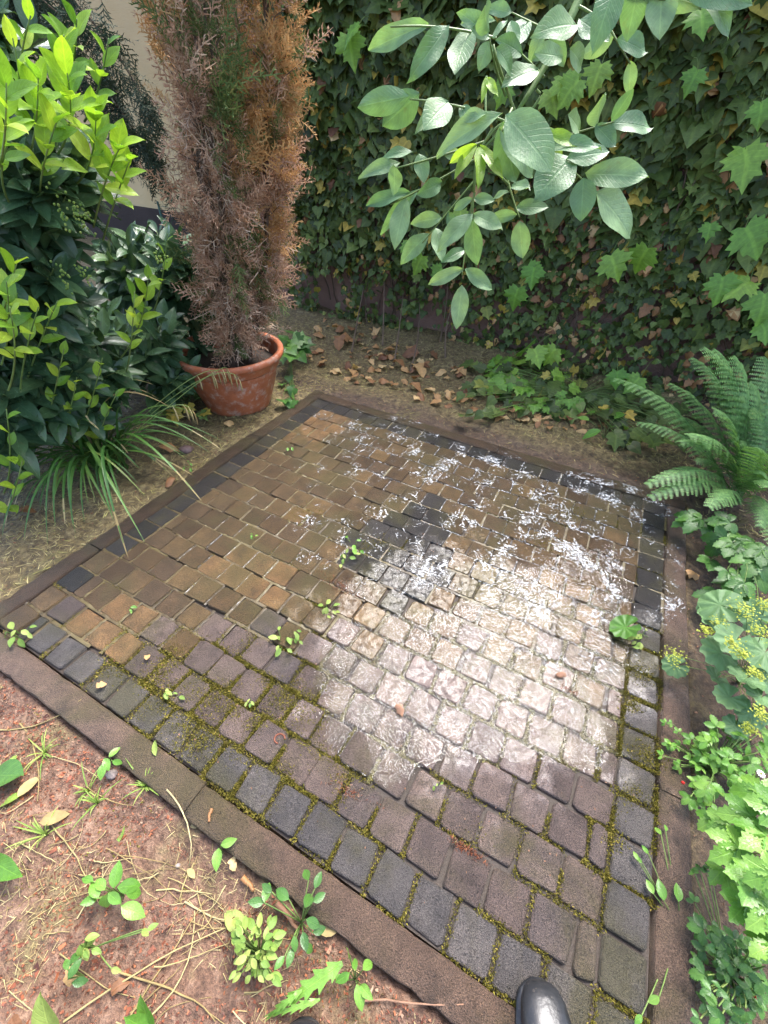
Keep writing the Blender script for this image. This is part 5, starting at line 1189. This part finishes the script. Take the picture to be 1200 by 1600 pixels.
# sticks, pebbles, worm-like catkins
for (a, c, r, mat, lb) in [((430, 1415), (470, 1450), .006, 'twig', 'short grey brown twig beside the near kerb'), ((380, 1370), (400, 1395), .006, 'dry', 'orange bark stick with dark end below the near kerb'), ((326, 1278), (330, 1296), .004, 'dry', 'small orange stick at the kerb joint'), ((560, 1565), (720, 1572), .002, 'twig', 'thin dark root at the bottom by the boot')]:
    stalk([a, ((a[0] + c[0]) / 2 + 2, (a[1] + c[1]) / 2 + 1), c], r, mat, 'stick', lb, 'stick', None, r)
def pebble(u, v, px, lb):
    p = G(u, v); p = G(u, v, float(soilz(p[0], p[1]))); s_ = px / F_PX * depth(p); t_ = lathe([(.001, -.3), (.3, -.24), (.46, -.08), (.5, .05), (.38, .24), (.2, .33), (.001, .36)], (0, 0, 0), 12); v_ = t_.v * (1 + .12 * np.sin(t_.v[:, :1] * 9 + 2 * t_.v[:, 1:2] * 7)) * [1, .8, .8]
    o = link('pebble', mesh_np('pebble', v_ * s_, t_.f, t_.uv, MATS['stone']), None, Matrix.Translation(p + [0, 0, s_ * .12])); tag(o, lb, 'pebble')
pebble(175, 1211, 18, 'round reddish pebble on the bare earth near the kerb'); pebble(292, 705, 22, 'pale stone beside the sedge leaf tips'); pebble(278, 1353, 8, 'small pale pebble on the bare earth'); pebble(505, 690, 8, 'small stone by the far left'); 
def catkin(u, v, px, lb, mat='crumb'):
    c = G(u, v); s_ = px / F_PX * depth(c); a = np.linspace(0, 4.6, 12); P = c + np.column_stack([np.cos(a) * s_ * .4, np.sin(a) * s_ * .35, np.full(12, .004)]); mb = MB(); mb.tube(P, s_ * .07, 6); o = mb.build('catkin', MATS[mat]); tag(o, lb, 'catkin')
catkin(437, 1155, 20, 'curled reddish catkin on a stone left of the puddle')
# rusty plant remains in joints
mb = MB()
for (u, v, du, dv, n) in [(530, 915, 22, 12, 260), (735, 1330, 14, 7, 160), (890, 1080, 12, 5, 80), (545, 1235, 20, 14, 120), (280, 1330, 14, 10, 60), (720, 1322, 10, 6, 80)]:
    P = np.array([G(u + x, v + .55 * x + y) for x, y in zip(R.normal(0, du, n), R.normal(0, dv * .5, n))]); P[:, 2] = .001; blades(mb, P, .009, .2, .25)
mb.build('rusty_remains', MATS['crumb'], patio, kind='stuff')

# ---- the photographer's rubber boots
def boot(tip, z0, label, yaw=0.0):
    root = thing('rubber_boot', label, 'boot', (tip[0], tip[1] - .14, z0)); c, s_ = math.cos(yaw), math.sin(yaw)
    def W(x, y, z): return np.array([tip[0] + x * c - y * s_, tip[1] + x * s_ + y * c, z0 + z])
    def loft(secs, seg=24):
        V = []; Fc = []
        for y, hw, zt, zb in secs:
            for k in range(seg):
                a = 2 * math.pi * k / seg; ca, sa = math.cos(a), math.sin(a); p = 2.4; x = hw * abs(ca) ** (2 / p) * (1 if ca > 0 else -1); zz = (zt + zb) / 2 + (zt - zb) / 2 * abs(sa) ** (2 / p) * (1 if sa > 0 else -1); V.append(W(x, y, zz))
        for r in range(len(secs) - 1):
            for k in range(seg): k2 = (k + 1) % seg; Fc.append((r * seg + k, r * seg + k2, (r + 1) * seg + k2, (r + 1) * seg + k))
        V.append(W(0, secs[0][0], (secs[0][2] + secs[0][3]) / 2)); V.append(W(0, secs[-1][0], (secs[-1][2] + secs[-1][3]) / 2)); m = len(V); o = (len(secs) - 1) * seg
        for k in range(seg): Fc += [((k + 1) % seg, k, m - 2), (o + k, o + (k + 1) % seg, m - 1)]
        return T(V, Fc)
    toe = [(0, .012, .03, .018), (-.004, .024, .040, .014), (-.012, .034, .05, .012), (-.028, .043, .058, .011), (-.055, .048, .066, .011), (-.09, .049, .075, .011), (-.125, .046, .092, .011), (-.16, .042, .115, .011), (-.2, .038, .12, .011), (-.25, .037, .11, .011), (-.275, .03, .09, .012), (-.288, .015, .06, .016)]
    mb = MB(); mb.add(loft(toe)); mb.build('foot', MATS['rubber'], root)
    sole = [(.003, .012, .014, 0), (-.004, .027, .016, 0), (-.014, .039, .017, 0), (-.032, .048, .017, 0), (-.06, .053, .017, 0), (-.1, .053, .017, 0), (-.15, .044, .017, 0), (-.2, .041, .017, 0), (-.26, .04, .018, 0), (-.285, .03, .018, 0), (-.293, .012, .016, 0)]
    mb = MB(); mb.add(loft(sole)); mb.build('sole', MATS['rubber'], root)
    V = []; Fc = []; seg = 20; rings = [(.09, .040, .062, -.205), (.14, .043, .058, -.215), (.2, .05, .058, -.225), (.27, .056, .062, -.23), (.33, .06, .066, -.232), (.335, .0625, .0685, -.232), (.35, .0625, .0685, -.232), (.352, .058, .064, -.232), (.2, .046, .054, -.225)]
    for z, rx, ry, yc in rings:
        for k in range(seg): a = 2 * math.pi * k / seg; V.append(W(rx * math.cos(a), yc + ry * math.sin(a), z))
    for r in range(len(rings) - 1):
        for k in range(seg): k2 = (k + 1) % seg; Fc.append((r * seg + k, r * seg + k2, (r + 1) * seg + k2, (r + 1) * seg + k))
    mb = MB(); mb.add(T(V, Fc)); mb.build('shaft', MATS['rubber'], root)
    mb = MB(); a = np.linspace(0, math.pi, 15); mb.tube([W(.0487 * math.cos(q), -.082 + .004 * math.sin(q), .011 + .063 * math.sin(q) ** .8) for q in a], .0016, 5); mb.build('toe_seam', MATS['rubber'], root)
bt = G(843, 1530, .03); boot((bt[0], bt[1]), .0, 'black rubber boot toe on the pavers at the bottom edge', -.05)
bt = G(476, 1588, -.01); boot((bt[0], bt[1] - .004), -.035, 'tip of a second black boot on the earth at the bottom edge', .05)
